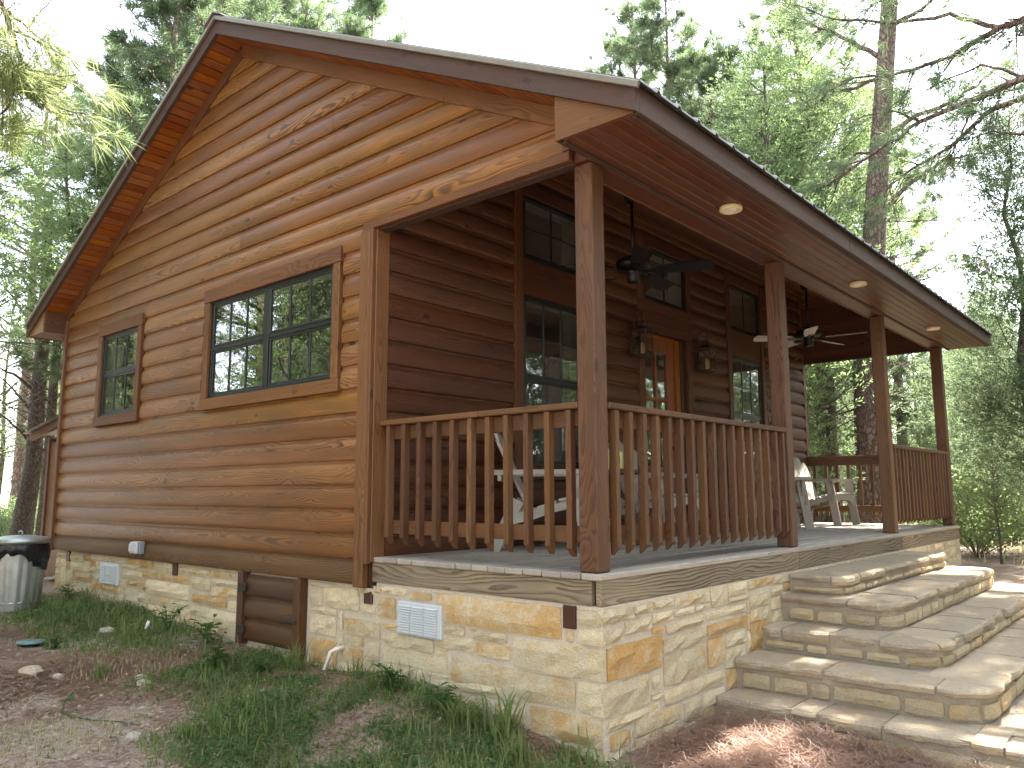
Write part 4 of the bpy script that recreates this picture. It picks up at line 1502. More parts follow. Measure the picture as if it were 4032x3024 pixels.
# ------------------------------------------------------------------ chairs and tables on the porch
def adirondack():
    t = bpy.data.objects.new('adirondack_chair', None)
    COL.objects.link(t)
    WL[t.name] = Vector((0, 0, 0))
    X, Y, Z = WD['chair', 'x'], WD['chair', 'y'], WD['chair', 'z']
    for s_ in (-1, 1):
        # front leg, its foot set forward
        board('front_leg', (.335, s_ * .31, .0), (.245, s_ * .31, .60), .105, .036, (1, 0, 0), X, t, .005)
        # rear leg
        board('rear_leg', (-.42, s_ * .265, .0), (-.22, s_ * .265, .40), .10, .034, (1, 0, 0), X, t, .005)
        # side stringer, curved below
        prof = [(.30, .415), (.30, .30), (.20, .335), (.05, .30), (-.12, .24), (-.32, .20), (-.33, .27), (-.16, .315), (.04, .36), (.2, .405)]
        v = [(px, s_ * .272 - .016, pz) for px, pz in prof] + [(px, s_ * .272 + .016, pz) for px, pz in prof]
        n = len(prof)
        f = [list(range(n)), [n + i for i in range(n)][::-1]] + [[(i + 1) % n, i, n + i, n + (i + 1) % n] for i in range(n)]
        add('side_rail', v, f, X, t)
        # arm with rounded front
        arm = [(.36, -.03), (.365, .03), (.34, .065), (.20, .075), (-.15, .055), (-.40, .03), (-.42, -.03), (-.30, -.055), (.10, -.065), (.33, -.060)]
        v = [(px, s_ * .335 + s_ * py, .600) for px, py in arm] + [(px, s_ * .335 + s_ * py, .640) for px, py in arm]
        n = len(arm)
        f = [list(range(n))[::-1], [n + i for i in range(n)]] + [[i, (i + 1) % n, n + (i + 1) % n, n + i] for i in range(n)]
        if s_ < 0:
            f = [q[::-1] for q in f]
        add('arm', v, f, X, t)
        br = [(.03, .595), (.115, .595), (.09, .50), (.03, .41)]
        v = [(.275 + .0 + (.0), s_ * (.328 + p - .03), q) for p, q in br] + [(.243, s_ * (.328 + p - .03), q) for p, q in br]
        f = [[0, 1, 2, 3], [7, 6, 5, 4], [0, 4, 5, 1], [1, 5, 6, 2], [2, 6, 7, 3], [3, 7, 4, 0]]
        add('arm_bracket', v, f, Z, t)
    # front apron with the scooped lower edge
    ap = [(-.345, .425), (.345, .425), (.345, .335), (.325, .285), (.27, .275), (.235, .32), (.17, .345), (-.17, .345), (-.235, .32), (-.27, .275), (-.325, .285), (-.345, .335)]
    n = len(ap)
    v = [(.325, p, q) for p, q in ap] + [(.290, p, q) for p, q in ap]
    f = [list(range(n)), [n + i for i in range(n)][::-1]] + [[(i + 1) % n, i, n + i, n + (i + 1) % n] for i in range(n)]
    add('apron', v, f, Y, t)
    # seat slats following the curve
    for (px, pz, tl) in ((.30, .432, .05), (.225, .425, .12), (.14, .405, .22), (.055, .378, .28), (-.03, .348, .3), (-.115, .322, .28)):
        d = Vector((math.cos(tl), 0, math.sin(tl)))
        board('seat_slat', (px, -.29, pz), (px, .29, pz), .072, .026, d, X, t, .006)
    # fanned back slats with rounded top
    lens = (.68, .76, .80, .76, .68)
    for k in range(5):
        yb, yt = (k - 2) * .088, (k - 2) * .132
        L = lens[k]
        p0 = Vector((-.13, yb, .305))
        d = Vector((-.40, (yt - yb) / L, .90)).normalized()
        sd_ = Vector((0, 1, 0)) - d * d.y
        sd_.normalize()
        nrm = sd_.cross(d)
        M = Matrix((d, sd_, nrm * -1 if False else d.cross(sd_))).transposed().to_4x4()
        M.translation = p0
        wb, wt = .040, .062
        pr = [(0, -wb), (L * .85, -wt)]
        for q in range(1, 6):
            a = -math.pi / 2 + math.pi * q / 6
            pr.append((L * .87 + .055 * math.cos(a), wt * math.sin(a)))
        pr += [(L * .85, wt), (0, wb)]
        n = len(pr)
        v = [(px, py, .012) for px, py in pr] + [(px, py, -.012) for px, py in pr]
        f = [list(range(n)), [n + i for i in range(n)][::-1]] + [[(i + 1) % n, i, n + i, n + (i + 1) % n] for i in range(n)]
        obj('back_slat', mesh('back_slat', v, f, WD['chair', 'x']), t, M=M)
    board('back_rail', (-.36, -.36, .585), (-.36, .36, .585), .07, .03, (0, 0, 1), X, t, .005)
    board('back_rail', (-.17, -.27, .30), (-.17, .27, .30), .07, .03, (0, 0, 1), X, t, .005)
    return t


chairs = [
    ((-1.52, 1.42), rad(36), 'weathered pale adirondack chair turned sideways behind the gable end railing'),
    ((-1.42, 2.98), rad(2), 'weathered pale adirondack chair facing out, between the tall window and the front door'),
    ((-1.52, 6.02), rad(36), 'weathered pale adirondack chair half hidden behind the second porch post'),
    ((-1.50, 7.62), rad(-4), 'weathered pale adirondack chair facing out at the far end of the porch')]
ch0 = adirondack()
for i, ((x, y), a, lab) in enumerate(chairs):
    o = ch0 if i == 0 else copy_tree(ch0)
    o.location = (x, y, .002)
    o.rotation_euler = (0, 0, a)
    meta(o, lab, 'chair', 'adirondack chairs on the porch')


def side_table(x, y, label):
    t = thing('side_table', (x, y, .002), label, 'table', 'dark side tables between the chairs')
    lathe('table_top', [(.0, .618), (.215, .618), (.225, .628), (.225, .650), (.215, .658), (.0, .658)], 26, WD['dark', 'x'], t, (x, y, .002), False)
    for k in range(3):
        a = .5 + k * 2.094
        board('leg', (x + .20 * math.cos(a), y + .20 * math.sin(a), .002), (x + .13 * math.cos(a), y + .13 * math.sin(a), .618), .04, .03, (math.cos(a), math.sin(a), 0), WD['dark', 'x'], t)
    lathe('shelf', [(.0, .24), (.14, .24), (.14, .26), (.0, .26)], 18, WD['dark', 'x'], t, (x, y, .002), False)


side_table(-1.36, 2.18, 'dark round side table holding a yellow mug between the two nearest chairs')
side_table(-1.62, 6.86, 'dark round side table between the two chairs at the far end')
t = thing('yellow_mug', (-1.28, 2.08, .662), 'large yellow ceramic candle pot with dark square label on the side table', 'pot')
lathe('body', [(.0, .0), (.062, .0), (.067, .01), (.067, .150), (.062, .155), (.058, .13), (.0, .12)], 20, M_MUG, t, (-1.28, 2.08, .662))
a0 = math.atan2(CAM.y - 2.08, CAM.x + 1.28) + .45
V = []
for k in range(5):
    a = a0 + (k - 2) * .13
    V += [(-1.28 + .0695 * math.cos(a), 2.08 + .0695 * math.sin(a), .71), (-1.28 + .0695 * math.cos(a), 2.08 + .0695 * math.sin(a), .775)]
add('paper_label', V, [[2 * k, 2 * k + 2, 2 * k + 3, 2 * k + 1] for k in range(4)], M_BLACKFRAME, t)

# ------------------------------------------------------------------ things in the yard
cx, cy = -6.86, -.80
cz = gz1(cx, cy) - .01
t = thing('trash_can', (cx, cy, cz), 'ribbed galvanised trash can with lid and black liner beside the gable wall', 'trash can')
R = .265
rib = lambda i, k: (.010 if (k % 4) in (0, 1) else 0) if 2 <= i <= 5 else 0
lathe('body', [(R * .80, .0), (R * .82, .04), (R * .825, .10), (R * .84, .13), (R * .88, .3), (R * .93, .5), (R * .955, .6), (R * .97, .63), (R * .985, .70)], 72, M_GALV, t, (cx, cy, cz), True, rib)
lathe('rib_ring', [(R * .83, .095), (R * .86, .102), (R * .86, .112), (R * .83, .12)], 40, M_GALV, t, (cx, cy, cz))
ld = lathe('lid', [(R * 1.07, .705), (R * 1.09, .70), (R * 1.08, .745), (R * .95, .762), (R * .5, .782), (.0, .79)], 40, M_GALV, t, (cx, cy, cz))
tube('handle', [(cx - .06, cy, cz + .782), (cx - .055, cy, cz + .82), (cx, cy, cz + .832), (cx + .055, cy, cz + .82), (cx + .06, cy, cz + .782)], .008, 6, M_GALV, ld)
br_ = random.Random(9)
ph = [br_.uniform(0, 6.28) for _ in range(6)]


def bagw(i, k):
    a = 2 * math.pi * k / 64
    d = i / 6.
    return d * (.012 * math.sin(7 * a + ph[0]) + .010 * math.sin(13 * a + ph[1]) + .006 * math.sin(23 * a + ph[2]))


V, F = [], []
for i in range(8):
    for k in range(64):
        a = 2 * math.pi * k / 64
        hang = .17 + .05 * math.sin(2 * a + ph[3]) + .05 * math.sin(3 * a + ph[4]) + .02 * math.sin(9 * a)
        f_ = i / 7.
        z = .705 - (hang + .03) * f_
        r_ = R * (.995 - .06 * f_) + .012 + bagw(i, k) + .014 * math.sin(math.pi * f_)
        V.append((cx + r_ * math.cos(a), cy + r_ * math.sin(a), cz + z))
for i in range(7):
    for k in range(64):
        k2 = (k + 1) % 64
        F.append([i * 64 + k, (i + 1) * 64 + k, (i + 1) * 64 + k2, i * 64 + k2])
o = add('trash_bag', V, F, M_BAG, None, (cx, cy, cz), True)
meta(o, 'black plastic bag lining the trash can, hanging in folds below its lid', 'trash bag')

vx, vy = -5.28, -1.14
vz = gz1(vx, vy)
t = thing('valve_box', (vx, vy, vz), 'round dark green valve cover in the grass in front of the trash can', 'valve cover')
lathe('riser', [(.092, -.06), (.092, .03)], 20, M_BLACK, t, (vx, vy, vz))
ld = lathe('lid', [(.112, .030), (.114, .038), (.110, .046), (.06, .052), (.0, .053)], 26, M_GREENLID, t, (vx, vy, vz))
for k in range(6):
    a = k * math.pi / 3
    board('rib', (vx + .02 * math.cos(a), vy + .02 * math.sin(a), vz + .053), (vx + .10 * math.cos(a), vy + .10 * math.sin(a), vz + .048), .006, .008, (0, 0, 1), M_GREENLID, ld, .001)

t = thing('wooden_post', (2.13, -.80, gz1(2.13, -.8) - .02), 'brown wooden post leaning at the picture edge beside the lowest step', 'post')
tube('shaft', [(2.125, -.84, gz1(2.1, -.8) - .04), (2.175, -.80, -.50), (2.235, -.75, -.02)], [.052, .048, .045], 12, WD['door', 'z'], t)

# stones lying about
rk = random.Random(31)


def rock(x, y, r_, label, mat=None):
    n = 9
    V, F = [], []
    z0 = gz1(x, y)
    for i in range(5):
        for k in range(n):
            a = 2 * math.pi * k / n
            th = math.pi * (i + .35) / 5.4
            q = r_ * rk.uniform(.82, 1.15)
            V.append((x + q * math.sin(th) * math.cos(a) * 1.25, y + q * math.sin(th) * math.sin(a), z0 + r_ * .12 + q * .55 * math.cos(th)))
    for i in range(4):
        for k in range(n):
            F.append([i * n + k, (i + 1) * n + k, (i + 1) * n + (k + 1) % n, i * n + (k + 1) % n])
    F += [list(range(n)), [4 * n + k for k in range(n)][::-1]]
    o = add('rock', V, F, mat or M_PEBBLE, None, (x, y, z0))
    o['tint'] = rk.uniform(.2, .6)
    meta(o, label, 'rock', 'loose rocks in the yard')


rock(-5.15, -.55, .075, 'flat brownish rock in the grass near the trash can')
rock(-3.27, -1.05, .055, 'pale rounded rock in the thin grass before the hatch')
rock(-3.42, -1.00, .050, 'pale rock touching another just behind it, before the hatch')
rock(-2.27, -1.55, .055, 'buff flat rock in the pine straw at the bottom edge of the picture')
rock(-4.15, -1.5, .085, 'broad flat rock half sunk in the bare dirt path')
rock(-3.95, -1.38, .045, 'small white rock beside the broad sunken one')

# ------------------------------------------------------------------ ground cover
G = np.random.default_rng(12)


def vnoise(x, y, s, seed):
    """smooth value noise on numpy arrays"""
    r = np.random.default_rng(seed).random((64, 64))
    u, v = (x * s) % 64, (y * s) % 64
    i, j = u.astype(int), v.astype(int)
    fu, fv = u - i, v - j
    fu, fv = fu * fu * (3 - 2 * fu), fv * fv * (3 - 2 * fv)
    i1, j1 = (i + 1) % 64, (j + 1) % 64
    return (r[i, j] * (1 - fu) + r[i1, j] * fu) * (1 - fv) + (r[i, j1] * (1 - fu) + r[i1, j1] * fu) * fv


def inside_solid(x, y):
    return ((x > XB - .05) & (x < .02) & (y > .0) & (y < YL)) | ((x > -.1) & (x < 2.0) & (y > 1.28) & (y < 6.9)) | ((x > -9.7) & (x < -8.2) & (y > .1) & (y < 3.1))


def blades(name, n, area, dens, hmin, hmax, wid, mat, label, lean=.5, kind='stuff', cat='grass'):
    x0, x1, y0, y1 = area
    x, y = G.uniform(x0, x1, n * 3), G.uniform(y0, y1, n * 3)
    p = dens(x, y)
    k = (G.random(n * 3) < p) & ~inside_solid(x, y)
    x, y = x[k][:n], y[k][:n]
    m = len(x)
    z = gz(x, y) - .004
    a = G.uniform(0, 2 * np.pi, m)
    h = G.uniform(hmin, hmax, m) * (.6 + .8 * vnoise(x, y, 2.2, 5))
    ln = G.uniform(.15, 1.0, m) * lean * h
    w = wid * G.uniform(.6, 1.3, m)
    d = np.stack([np.cos(a), np.sin(a)], -1)
    s = np.stack([-np.sin(a), np.cos(a)], -1)
    P = np.stack([x, y], -1)
    V = np.zeros((m, 5, 3), np.float32)
    V[:, 0, :2] = P - s * w[:, None]
    V[:, 1, :2] = P + s * w[:, None]
    V[:, 2, :2] = P + d * (ln * .35)[:, None] + s * (w * .8)[:, None]
    V[:, 3, :2] = P + d * (ln * .35)[:, None] - s * (w * .8)[:, None]
    V[:, 4, :2] = P + d * ln[:, None]
    V[:, :2, 2] = z[:, None]
    V[:, 2:4, 2] = (z + h * .6)[:, None]
    V[:, 4, 2] = z + h * np.where(ln > h * .6, .75, 1.0)
    b = np.arange(m)[:, None] * 5
    F = np.concatenate([b + [0, 1, 2], b + [0, 2, 3], b + [3, 2, 4]], 0)
    o = obj(name, fmesh(name, V.reshape(-1, 3), F, mat), None)
    return meta(o, label, None, None, kind)


def lush(x, y):
    d = -y                                      # distance in front of the gable wall
    band = np.clip(1.0 - (d - .1) / 1.25, 0, 1) * (x > -3.4) * (x < .25)
    near = np.clip(1.55 - np.hypot((x + .95) / 1.45, (y + .7) / .72), 0, 1)
    left = np.clip(1.3 - np.hypot((x + 5.6) / 1.6, (y + .5) / .55), 0, 1) * .65
    far = (x < -8.6) * .35
    nz = vnoise(x, y, 1.6, 3) * .6 + vnoise(x, y, 5.0, 4) * .4
    base = np.clip(np.maximum.reduce([band, near, left, far]) * 1.75, 0, 1)
    return base * np.clip((nz - .20) * 3.4, 0, 1) + .035 * np.clip((nz - .45) * 6, 0, 1)


def thin(x, y):
    nz = vnoise(x, y, 1.1, 9) * .6 + vnoise(x, y, 4.0, 10) * .4
    return np.clip((nz - .5) * 4, 0, .8)


blades('grass', 42000, (-8.9, .6, -2.7, -.01), lush, .016, .055, .0046, M_GRASS, 'short green grass along the gable foundation', 1.3)
blades('tall_grass', 2200, (-7.4, .35, -1.3, -.02), lambda x, y: lush(x, y) * .9, .07, .18, .005, M_GRASS, 'longer grass blades standing along the foundation', .75)
blades('dry_grass', 9000, (-8.9, .6, -2.8, -.02), lambda x, y: thin(x, y) + lush(x, y) * .25, .02, .075, .0026, M_DRYGRASS, 'dry tan grass in patches on the bare dirt', 1.1)
blades('far_grass', 16000, (-30, -8.8, -6, 14), lambda x, y: thin(x, y) + .15, .06, .26, .010, M_GRASS, 'sunlit grass between the trees behind the house', .8)
blades('edge_grass', 9000, (-6, 12, 8.8, 26), lambda x, y: thin(x, y) * .7 + .05, .05, .22, .009, M_DRYGRASS, 'pale grass in the pine straw beyond the porch', .8)


def straw(name, n, area, dens, lmin, lmax, wid, zmax, mat, label, kind='stuff', tilt=.18):
    x0, x1, y0, y1 = area
    x, y = G.uniform(x0, x1, n * 3), G.uniform(y0, y1, n * 3)
    k = (G.random(n * 3) < dens(x, y)) & ~inside_solid(x, y)
    x, y = x[k][:n], y[k][:n]
    m = len(x)
    a = G.uniform(0, 2 * np.pi, m)
    l = G.uniform(lmin, lmax, m) * .5
    zb = gz(x, y) + G.uniform(.001, 1, m) ** 2 * zmax * (.3 + vnoise(x, y, 3., 8))
    t_ = G.uniform(-tilt, tilt, m)
    d = np.stack([np.cos(a), np.sin(a), t_], -1) * l[:, None]
    s = np.stack([-np.sin(a), np.cos(a), np.zeros(m)], -1) * (wid * G.uniform(.7, 1.3, m))[:, None]
    bend = np.stack([-np.sin(a), np.cos(a), np.ones(m) * .4], -1) * (l * G.uniform(-.22, .22, m))[:, None]
    P = np.stack([x, y, zb], -1)
    V = np.stack([P - d - s, P - d + s, P + bend + s, P + bend - s, P + d + s * .4, P + d - s * .4], 1)
    b = np.arange(m)[:, None] * 6
    F = np.concatenate([b + [0, 1, 2, 3], b + [3, 2, 4, 5]], 0)
    o = obj(name, fmesh(name, V.reshape(-1, 3), F, mat), None)
    return meta(o, label, None, None, kind)


straw('pine_straw', 66000, (-7.5, 2.3, -2.9, -.02), lambda x, y: np.clip(.5 + 1.5 * (vnoise(x, y, 1.4, 21) - .5) - lush(x, y) * .35, .04, 1), .05, .18, .0032, .018, M_LITTER,
      'fallen brown pine needles scattered over the bare yard')
straw('pine_straw_heap', 15000, (-.0, 1.9, -.15, 1.34), lambda x, y: np.clip(1.35 - np.hypot((x - .75) / .85, (y - .75) / .65), 0, 1), .07, .17, .0017, .10, M_LITTER,
      'thick reddish heap of pine straw between the foundation corner and the lowest step', tilt=.35)
straw('far_straw', 20000, (-4, 14, 7.0, 24), lambda x, y: np.full(x.shape, .8), .12, .32, .006, .03, M_LITTER, 'sunlit pine straw on the forest floor past the porch')


def chips(name, n, area, dens, rmin, rmax, mat, label):
    x0, x1, y0, y1 = area
    x, y = G.uniform(x0, x1, n * 4), G.uniform(y0, y1, n * 4)
    k = (G.random(n * 4) < dens(x, y)) & ~inside_solid(x, y)
    x, y = x[k][:n], y[k][:n]
    m = len(x)
    r = rmin + (rmax - rmin) * G.random(m) ** 3
    z = gz(x, y)
    base = np.array([(1, 0, 0), (.3, .9, .05), (-.8, .5, 0), (-.7, -.6, .05), (.4, -.9, 0), (.1, .05, .55), (-.3, -.2, .5)])
    a = G.uniform(0, 6.28, m)
    ca, sa = np.cos(a)[:, None], np.sin(a)[:, None]
    B = base[None] * G.uniform(.65, 1.3, (m, 7, 1))
    V = np.stack([B[..., 0] * ca - B[..., 1] * sa, B[..., 0] * sa + B[..., 1] * ca, B[..., 2]], -1) * r[:, None, None]
    V += np.stack([x, y, z - r * .06], -1)[:, None]
    b = np.arange(m)[:, None] * 7
    F = np.concatenate([b + f for f in ([0, 1, 5], [1, 2, 5], [2, 6, 5], [2, 3, 6], [3, 4, 6], [4, 5, 6], [4, 0, 5])], 0)
    o = obj(name, fmesh(name, V.reshape(-1, 3), F, mat), None)
    o['tint'] = .4
    return meta(o, label, None, None, 'stuff')


def cover(name, n, area, dens, l0, l1, hmax, mat, label):
    x0, x1, y0, y1 = area
    x, y = G.uniform(x0, x1, n * 3), G.uniform(y0, y1, n * 3)
    k = (G.random(n * 3) < dens(x, y)) & ~inside_solid(x, y)
    x, y = x[k][:n], y[k][:n]
    m = len(x)
    P = np.stack([x, y, gz(x, y) + .004 + hmax * G.random(m) * vnoise(x, y, 2.5, 41)], -1)
    a = G.uniform(0, 6.28, m)
    d = np.stack([np.cos(a), np.sin(a), G.uniform(-.1, .7, m)], -1)
    d /= np.linalg.norm(d, axis=1, keepdims=True)
    s_ = np.cross(d, G.normal(0, .35, (m, 3)) + [0, 0, 1])
    s_ /= np.linalg.norm(s_, axis=1, keepdims=True)
    l = G.uniform(l0, l1, (m, 1))
    V = np.stack([P, P + d * l * .45 + s_ * l * .22, P + d * l - [0, 0, .006], P + d * l * .45 - s_ * l * .22], 1)
    F = np.arange(m)[:, None] * 4 + np.array([[0, 1, 2, 3]])
    o = obj(name, fmesh(name, V.reshape(-1, 3), F, mat), None)
    return meta(o, label, None, None, 'stuff')


cover('ground_cover', 26000, (-7.6, .4, -2.4, -.02), lambda x, y: lush(x, y) ** 1.5, .014, .042, .085, M_WEED, 'low leafy ground cover mixed into the grass along the wall')
cover('dead_leaves', 9000, (-7.6, 1.2, -2.8, -.02), lambda x, y: np.clip((vnoise(x, y, 1.7, 43) - .3) * 1.6, .08, 1) * (.4 + .6 * lush(x, y)), .014, .045, .03, M_DRYGRASS, 'curled tan dead leaves lying among grass and straw')
chips('gravel', 2200, (-6.5, 1.8, -2.6, -.1), lambda x, y: np.clip((vnoise(x, y, 1.3, 33) - .42) * 3, .02, 1), .006, .032, M_PEBBLE, 'small pale stones and chips strewn in the bare dirt')


# weeds one can tell apart
def weed(x, y, h, n, lw, label, seed, upright=.5, mat=None):
    r = random.Random(seed)
    z0 = gz1(x, y)
    t = thing('weed', (x, y, z0), label, 'weed', 'weeds along the foundation')
    V, F = [], []
    SV, SF = [], []
    for k in range(n):
        a = r.uniform(0, 6.28)
        hh = h * r.uniform(.35, 1.0)
        out = hh * r.uniform(.25, .9) * (1 - upright * .6)
        p0 = Vector((x, y, z0))
        p1 = Vector((x + out * .5 * math.cos(a), y + out * .5 * math.sin(a), z0 + hh * .7))
        p2 = Vector((x + out * math.cos(a), y + out * math.sin(a), z0 + hh))
        v, f = tube_arrays([p0, p1, p2], [.0028, .002, .0014], 4)
        b_ = len(SV)
        SV += v
        SF += [[i + b_ for i in q] for q in f]
        for q in range(r.randint(3, 5)):
            c_ = p1.lerp(p2, r.uniform(-.3, 1.0))
            aa = r.uniform(0, 6.28)
            d = Vector((math.cos(aa), math.sin(aa), r.uniform(-.3, .5))).normalized()
            s_ = d.cross(Vector((0, 0, 1))).normalized()
            l = lw * r.uniform(2.0, 3.6)
            w = lw * r.uniform(.7, 1.1)
            b_ = len(V)
            V += [c_, c_ + d * l * .35 + s_ * w * .5, c_ + d * l * .7 + s_ * w * .42, c_ + d * l - Vector((0, 0, l * .15)), c_ + d * l * .7 - s_ * w * .42, c_ + d * l * .35 - s_ * w * .5,
                  c_ + d * l * .5 - Vector((0, 0, w * .18))]
            F += [[b_ + i, b_ + (i + 1) % 6, b_ + 6] for i in range(6)]
    add('stem', SV, SF, M_WEED, t, (x, y, z0))
    add('leaf_cluster', V, F, mat or M_WEED, t, (x, y, z0))


weed(-4.50, -.30, .26, 9, .032, 'leafy weed growing just right of the small upright pipe stub', 1)
weed(-3.95, -.22, .22, 10, .040, 'broad dark leaved weed at the foot of the wall left of the hatch', 2)
weed(-3.20, -.55, .30, 8, .035, 'tall thin weed with round leaves in front of the hatch door', 3, .8)
weed(-2.75, -.45, .16, 10, .028, 'low leafy weed below the hatch corner', 4)
weed(-1.55, -.20, .20, 9, .030, 'small weed touching the wall under the white vent', 5)
weed(-1.05, -.22, .20, 9, .028, 'small weed at the wall under the big orange stained stone', 6)
weed(-6.9, -.25, .2, 10, .03, 'weed at the wall behind the trash can', 7)
weed(-5.0, -1.05, .14, 10, .03, 'low weed beside the valve cover', 8)


def tuft(x, y, n, h, w, label, seed):
    r = np.random.default_rng(seed)
    z0 = gz1(x, y)
    a = r.uniform(0, 6.28, n)
    px, py = x + r.normal(0, .045, n), y + r.normal(0, .03, n)
    hh = h * r.uniform(.45, 1.1, n)
    ln = hh * r.uniform(.1, .75, n)
    V = []
    F = []
    for i in range(n):
        d = np.array([math.cos(a[i]), math.sin(a[i])])
        s_ = np.array([-d[1], d[0]]) * w
        b_ = len(V)
        for (t_, k, q) in ((0, .8, 0), (.35, 1.0, .12), (.7, .7, .45), (1.0, .0, 1.0)):
            zz = z0 + hh[i] * (t_ - .28 * t_ * t_ * (ln[i] / hh[i]) * 1.6)
            c_ = np.array([px[i], py[i]]) + d * ln[i] * q
            V += [(c_[0] - s_[0] * k, c_[1] - s_[1] * k, zz), (c_[0] + s_[0] * k, c_[1] + s_[1] * k, zz)]
        F += [[b_, b_ + 1, b_ + 3, b_ + 2], [b_ + 2, b_ + 3, b_ + 5, b_ + 4], [b_ + 4, b_ + 5, b_ + 7, b_ + 6]]
    o = add('grass_clump', V, F, M_GRASS, None, (x, y, z0))
    meta(o, label, 'grass clump', 'grass clumps against the stone wall')


tuft(-2.60, -.22, 70, .30, .0045, 'dense dark grass clump against the wall between hatch and drain pipe', 1)
tuft(-1.93, -.20, 26, .26, .004, 'thin grass clump right of the drain pipe', 2)
tuft(-.55, -.20, 26, .42, .008, 'tall wide bladed grass clump below the big stained stone near the corner', 3)
tuft(-.80, -.32, 45, .22, .008, 'bushy wide bladed grass clump left of the tallest blades', 4)
tuft(-.28, -.40, 40, .24, .008, 'wide bladed grass clump close to the foundation corner', 5)
tuft(-.05, -.16, 14, .26, .007, 'sparse grass blades right at the foundation corner', 6)
tuft(-3.70, -1.18, 40, .18, .004, 'loose grass clump in the dirt beside the pale rocks', 7)
tuft(-6.35, -.30, 80, .30, .0045, 'tall pale grass clump under the left vent', 8)
tuft(-2.05, -1.35, 60, .15, .004, 'short grass clump near the bottom edge of the picture', 9)

t = thing('pipe_stub', (-4.78, -.36, gz1(-4.78, -.36)), 'short white pipe stub standing in the grass by the wall', 'pipe')
tube('pipe', [(-4.80, -.37, gz1(-4.78, -.36) - .02), (-4.765, -.35, gz1(-4.78, -.36) + .085)], .016, 8, M_WHITE, t)

# a pulled weed lying on the dirt
pts = [(-3.55, -1.42), (-3.42, -1.52), (-3.25, -1.60), (-3.05, -1.60), (-2.85, -1.56), (-2.62, -1.50), (-2.40, -1.46)]
t = thing('fallen_weed', (*pts[3], gz1(*pts[3])), 'pale green pulled weed lying flat on the bare dirt', 'weed')
tube('stem', [(x, y, gz1(x, y) + .018) for x, y in pts], [.003, .004, .005, .005, .004, .004, .003], 5, M_WEED, t)
V, F = [], []
for (x, y, a, l) in ((-3.42, -1.5, 2.4, .10), (-3.15, -1.6, .3, .15), (-3.5, -1.4, 1.4, .09), (-2.9, -1.56, -1.0, .10), (-2.6, -1.5, .5, .08)):
    z = gz1(x, y) + .025
    d, s_ = Vector((math.cos(a), math.sin(a), .15)), Vector((-math.sin(a), math.cos(a), 0))
    c_ = Vector((x, y, z))
    add('leaf', [c_, c_ + d * l * .4 + s_ * .016, c_ + d * l, c_ + d * l * .4 - s_ * .016], [[0, 1, 2, 3]], M_WEED, t)

# ------------------------------------------------------------------ trees
def tufts(C_, D_, n, length, width, rng, spreadv=.75, droop=.0):
    """needle tufts: centres C_, directions D_ -> triangles"""
    m = len(C_)
    C_ = np.repeat(C_, n, 0)
    D_ = np.repeat(D_, n, 0)
    d = D_ + rng.normal(0, spreadv, C_.shape)
    d[:, 2] -= droop
    d /= np.linalg.norm(d, axis=1, keepdims=True) + 1e-9
    l = length * rng.uniform(.6, 1.15, len(C_))[:, None]
    s = np.cross(d, rng.normal(0, 1, C_.shape))
    s /= np.linalg.norm(s, axis=1, keepdims=True) + 1e-9
    s *= width
    mid = C_ + d * l * .5
    tip = C_ + d * l
    tip[:, 2] -= (l[:, 0] * .12)
    V = np.stack([C_ - s * .5, mid + s, tip, mid - s * .6], 1)
    b = np.arange(len(C_))[:, None] * 4
    return V.reshape(-1, 3), b + np.array([[0, 1, 2, 3]])


class Wood:
    def __init__(s):
        s.V, s.F = [], []

    def tube(s, pts, r, n=6):
        v, f = tube_arrays(pts, r, n)
        b = len(s.V)
        s.V += v
        s.F += [[i + b for i in q] for q in f]


def sprays(C_, D_, n, length, leaf, width, rng):
    """flat feathery sprays: leaflets set along each short axis"""
    m = len(C_)
    D_ = D_ / np.linalg.norm(D_, axis=1, keepdims=True)
    S_ = np.cross(D_, rng.normal(0, .5, (m, 3)) + [0, 0, 1.0])
    S_ /= np.linalg.norm(S_, axis=1, keepdims=True) + 1e-9
    L_ = length * rng.uniform(.6, 1.25, (m, 1))
    C2, D2, S2, L2 = [np.repeat(q, n, 0) for q in (C_, D_, S_, L_)]
    t_ = rng.random((len(C2), 1)) ** .8
    sg = rng.choice([-1., 1.], (len(C2), 1))
    side = sg * (1 - t_) * L2 * .38 * rng.random((len(C2), 1))
    P = C2 + D2 * t_ * L2 + S2 * side + rng.normal(0, .012, C2.shape)
    P[:, 2] -= (t_ * t_ * L2 * .18)[:, 0]
    d = D2 + S2 * sg * .7 + rng.normal(0, .28, C2.shape)
    d /= np.linalg.norm(d, axis=1, keepdims=True)
    s_ = np.cross(d, rng.normal(0, 1, C2.shape))
    s_ /= np.linalg.norm(s_, axis=1, keepdims=True) + 1e-9
    l = leaf * rng.uniform(.6, 1.3, (len(C2), 1))
    V = np.stack([P, P + d * l * .5 + s_ * width, P + d * l, P + d * l * .5 - s_ * width], 1)
    return V.reshape(-1, 3), np.arange(len(C2))[:, None] * 4 + np.array([[0, 1, 2, 3]])


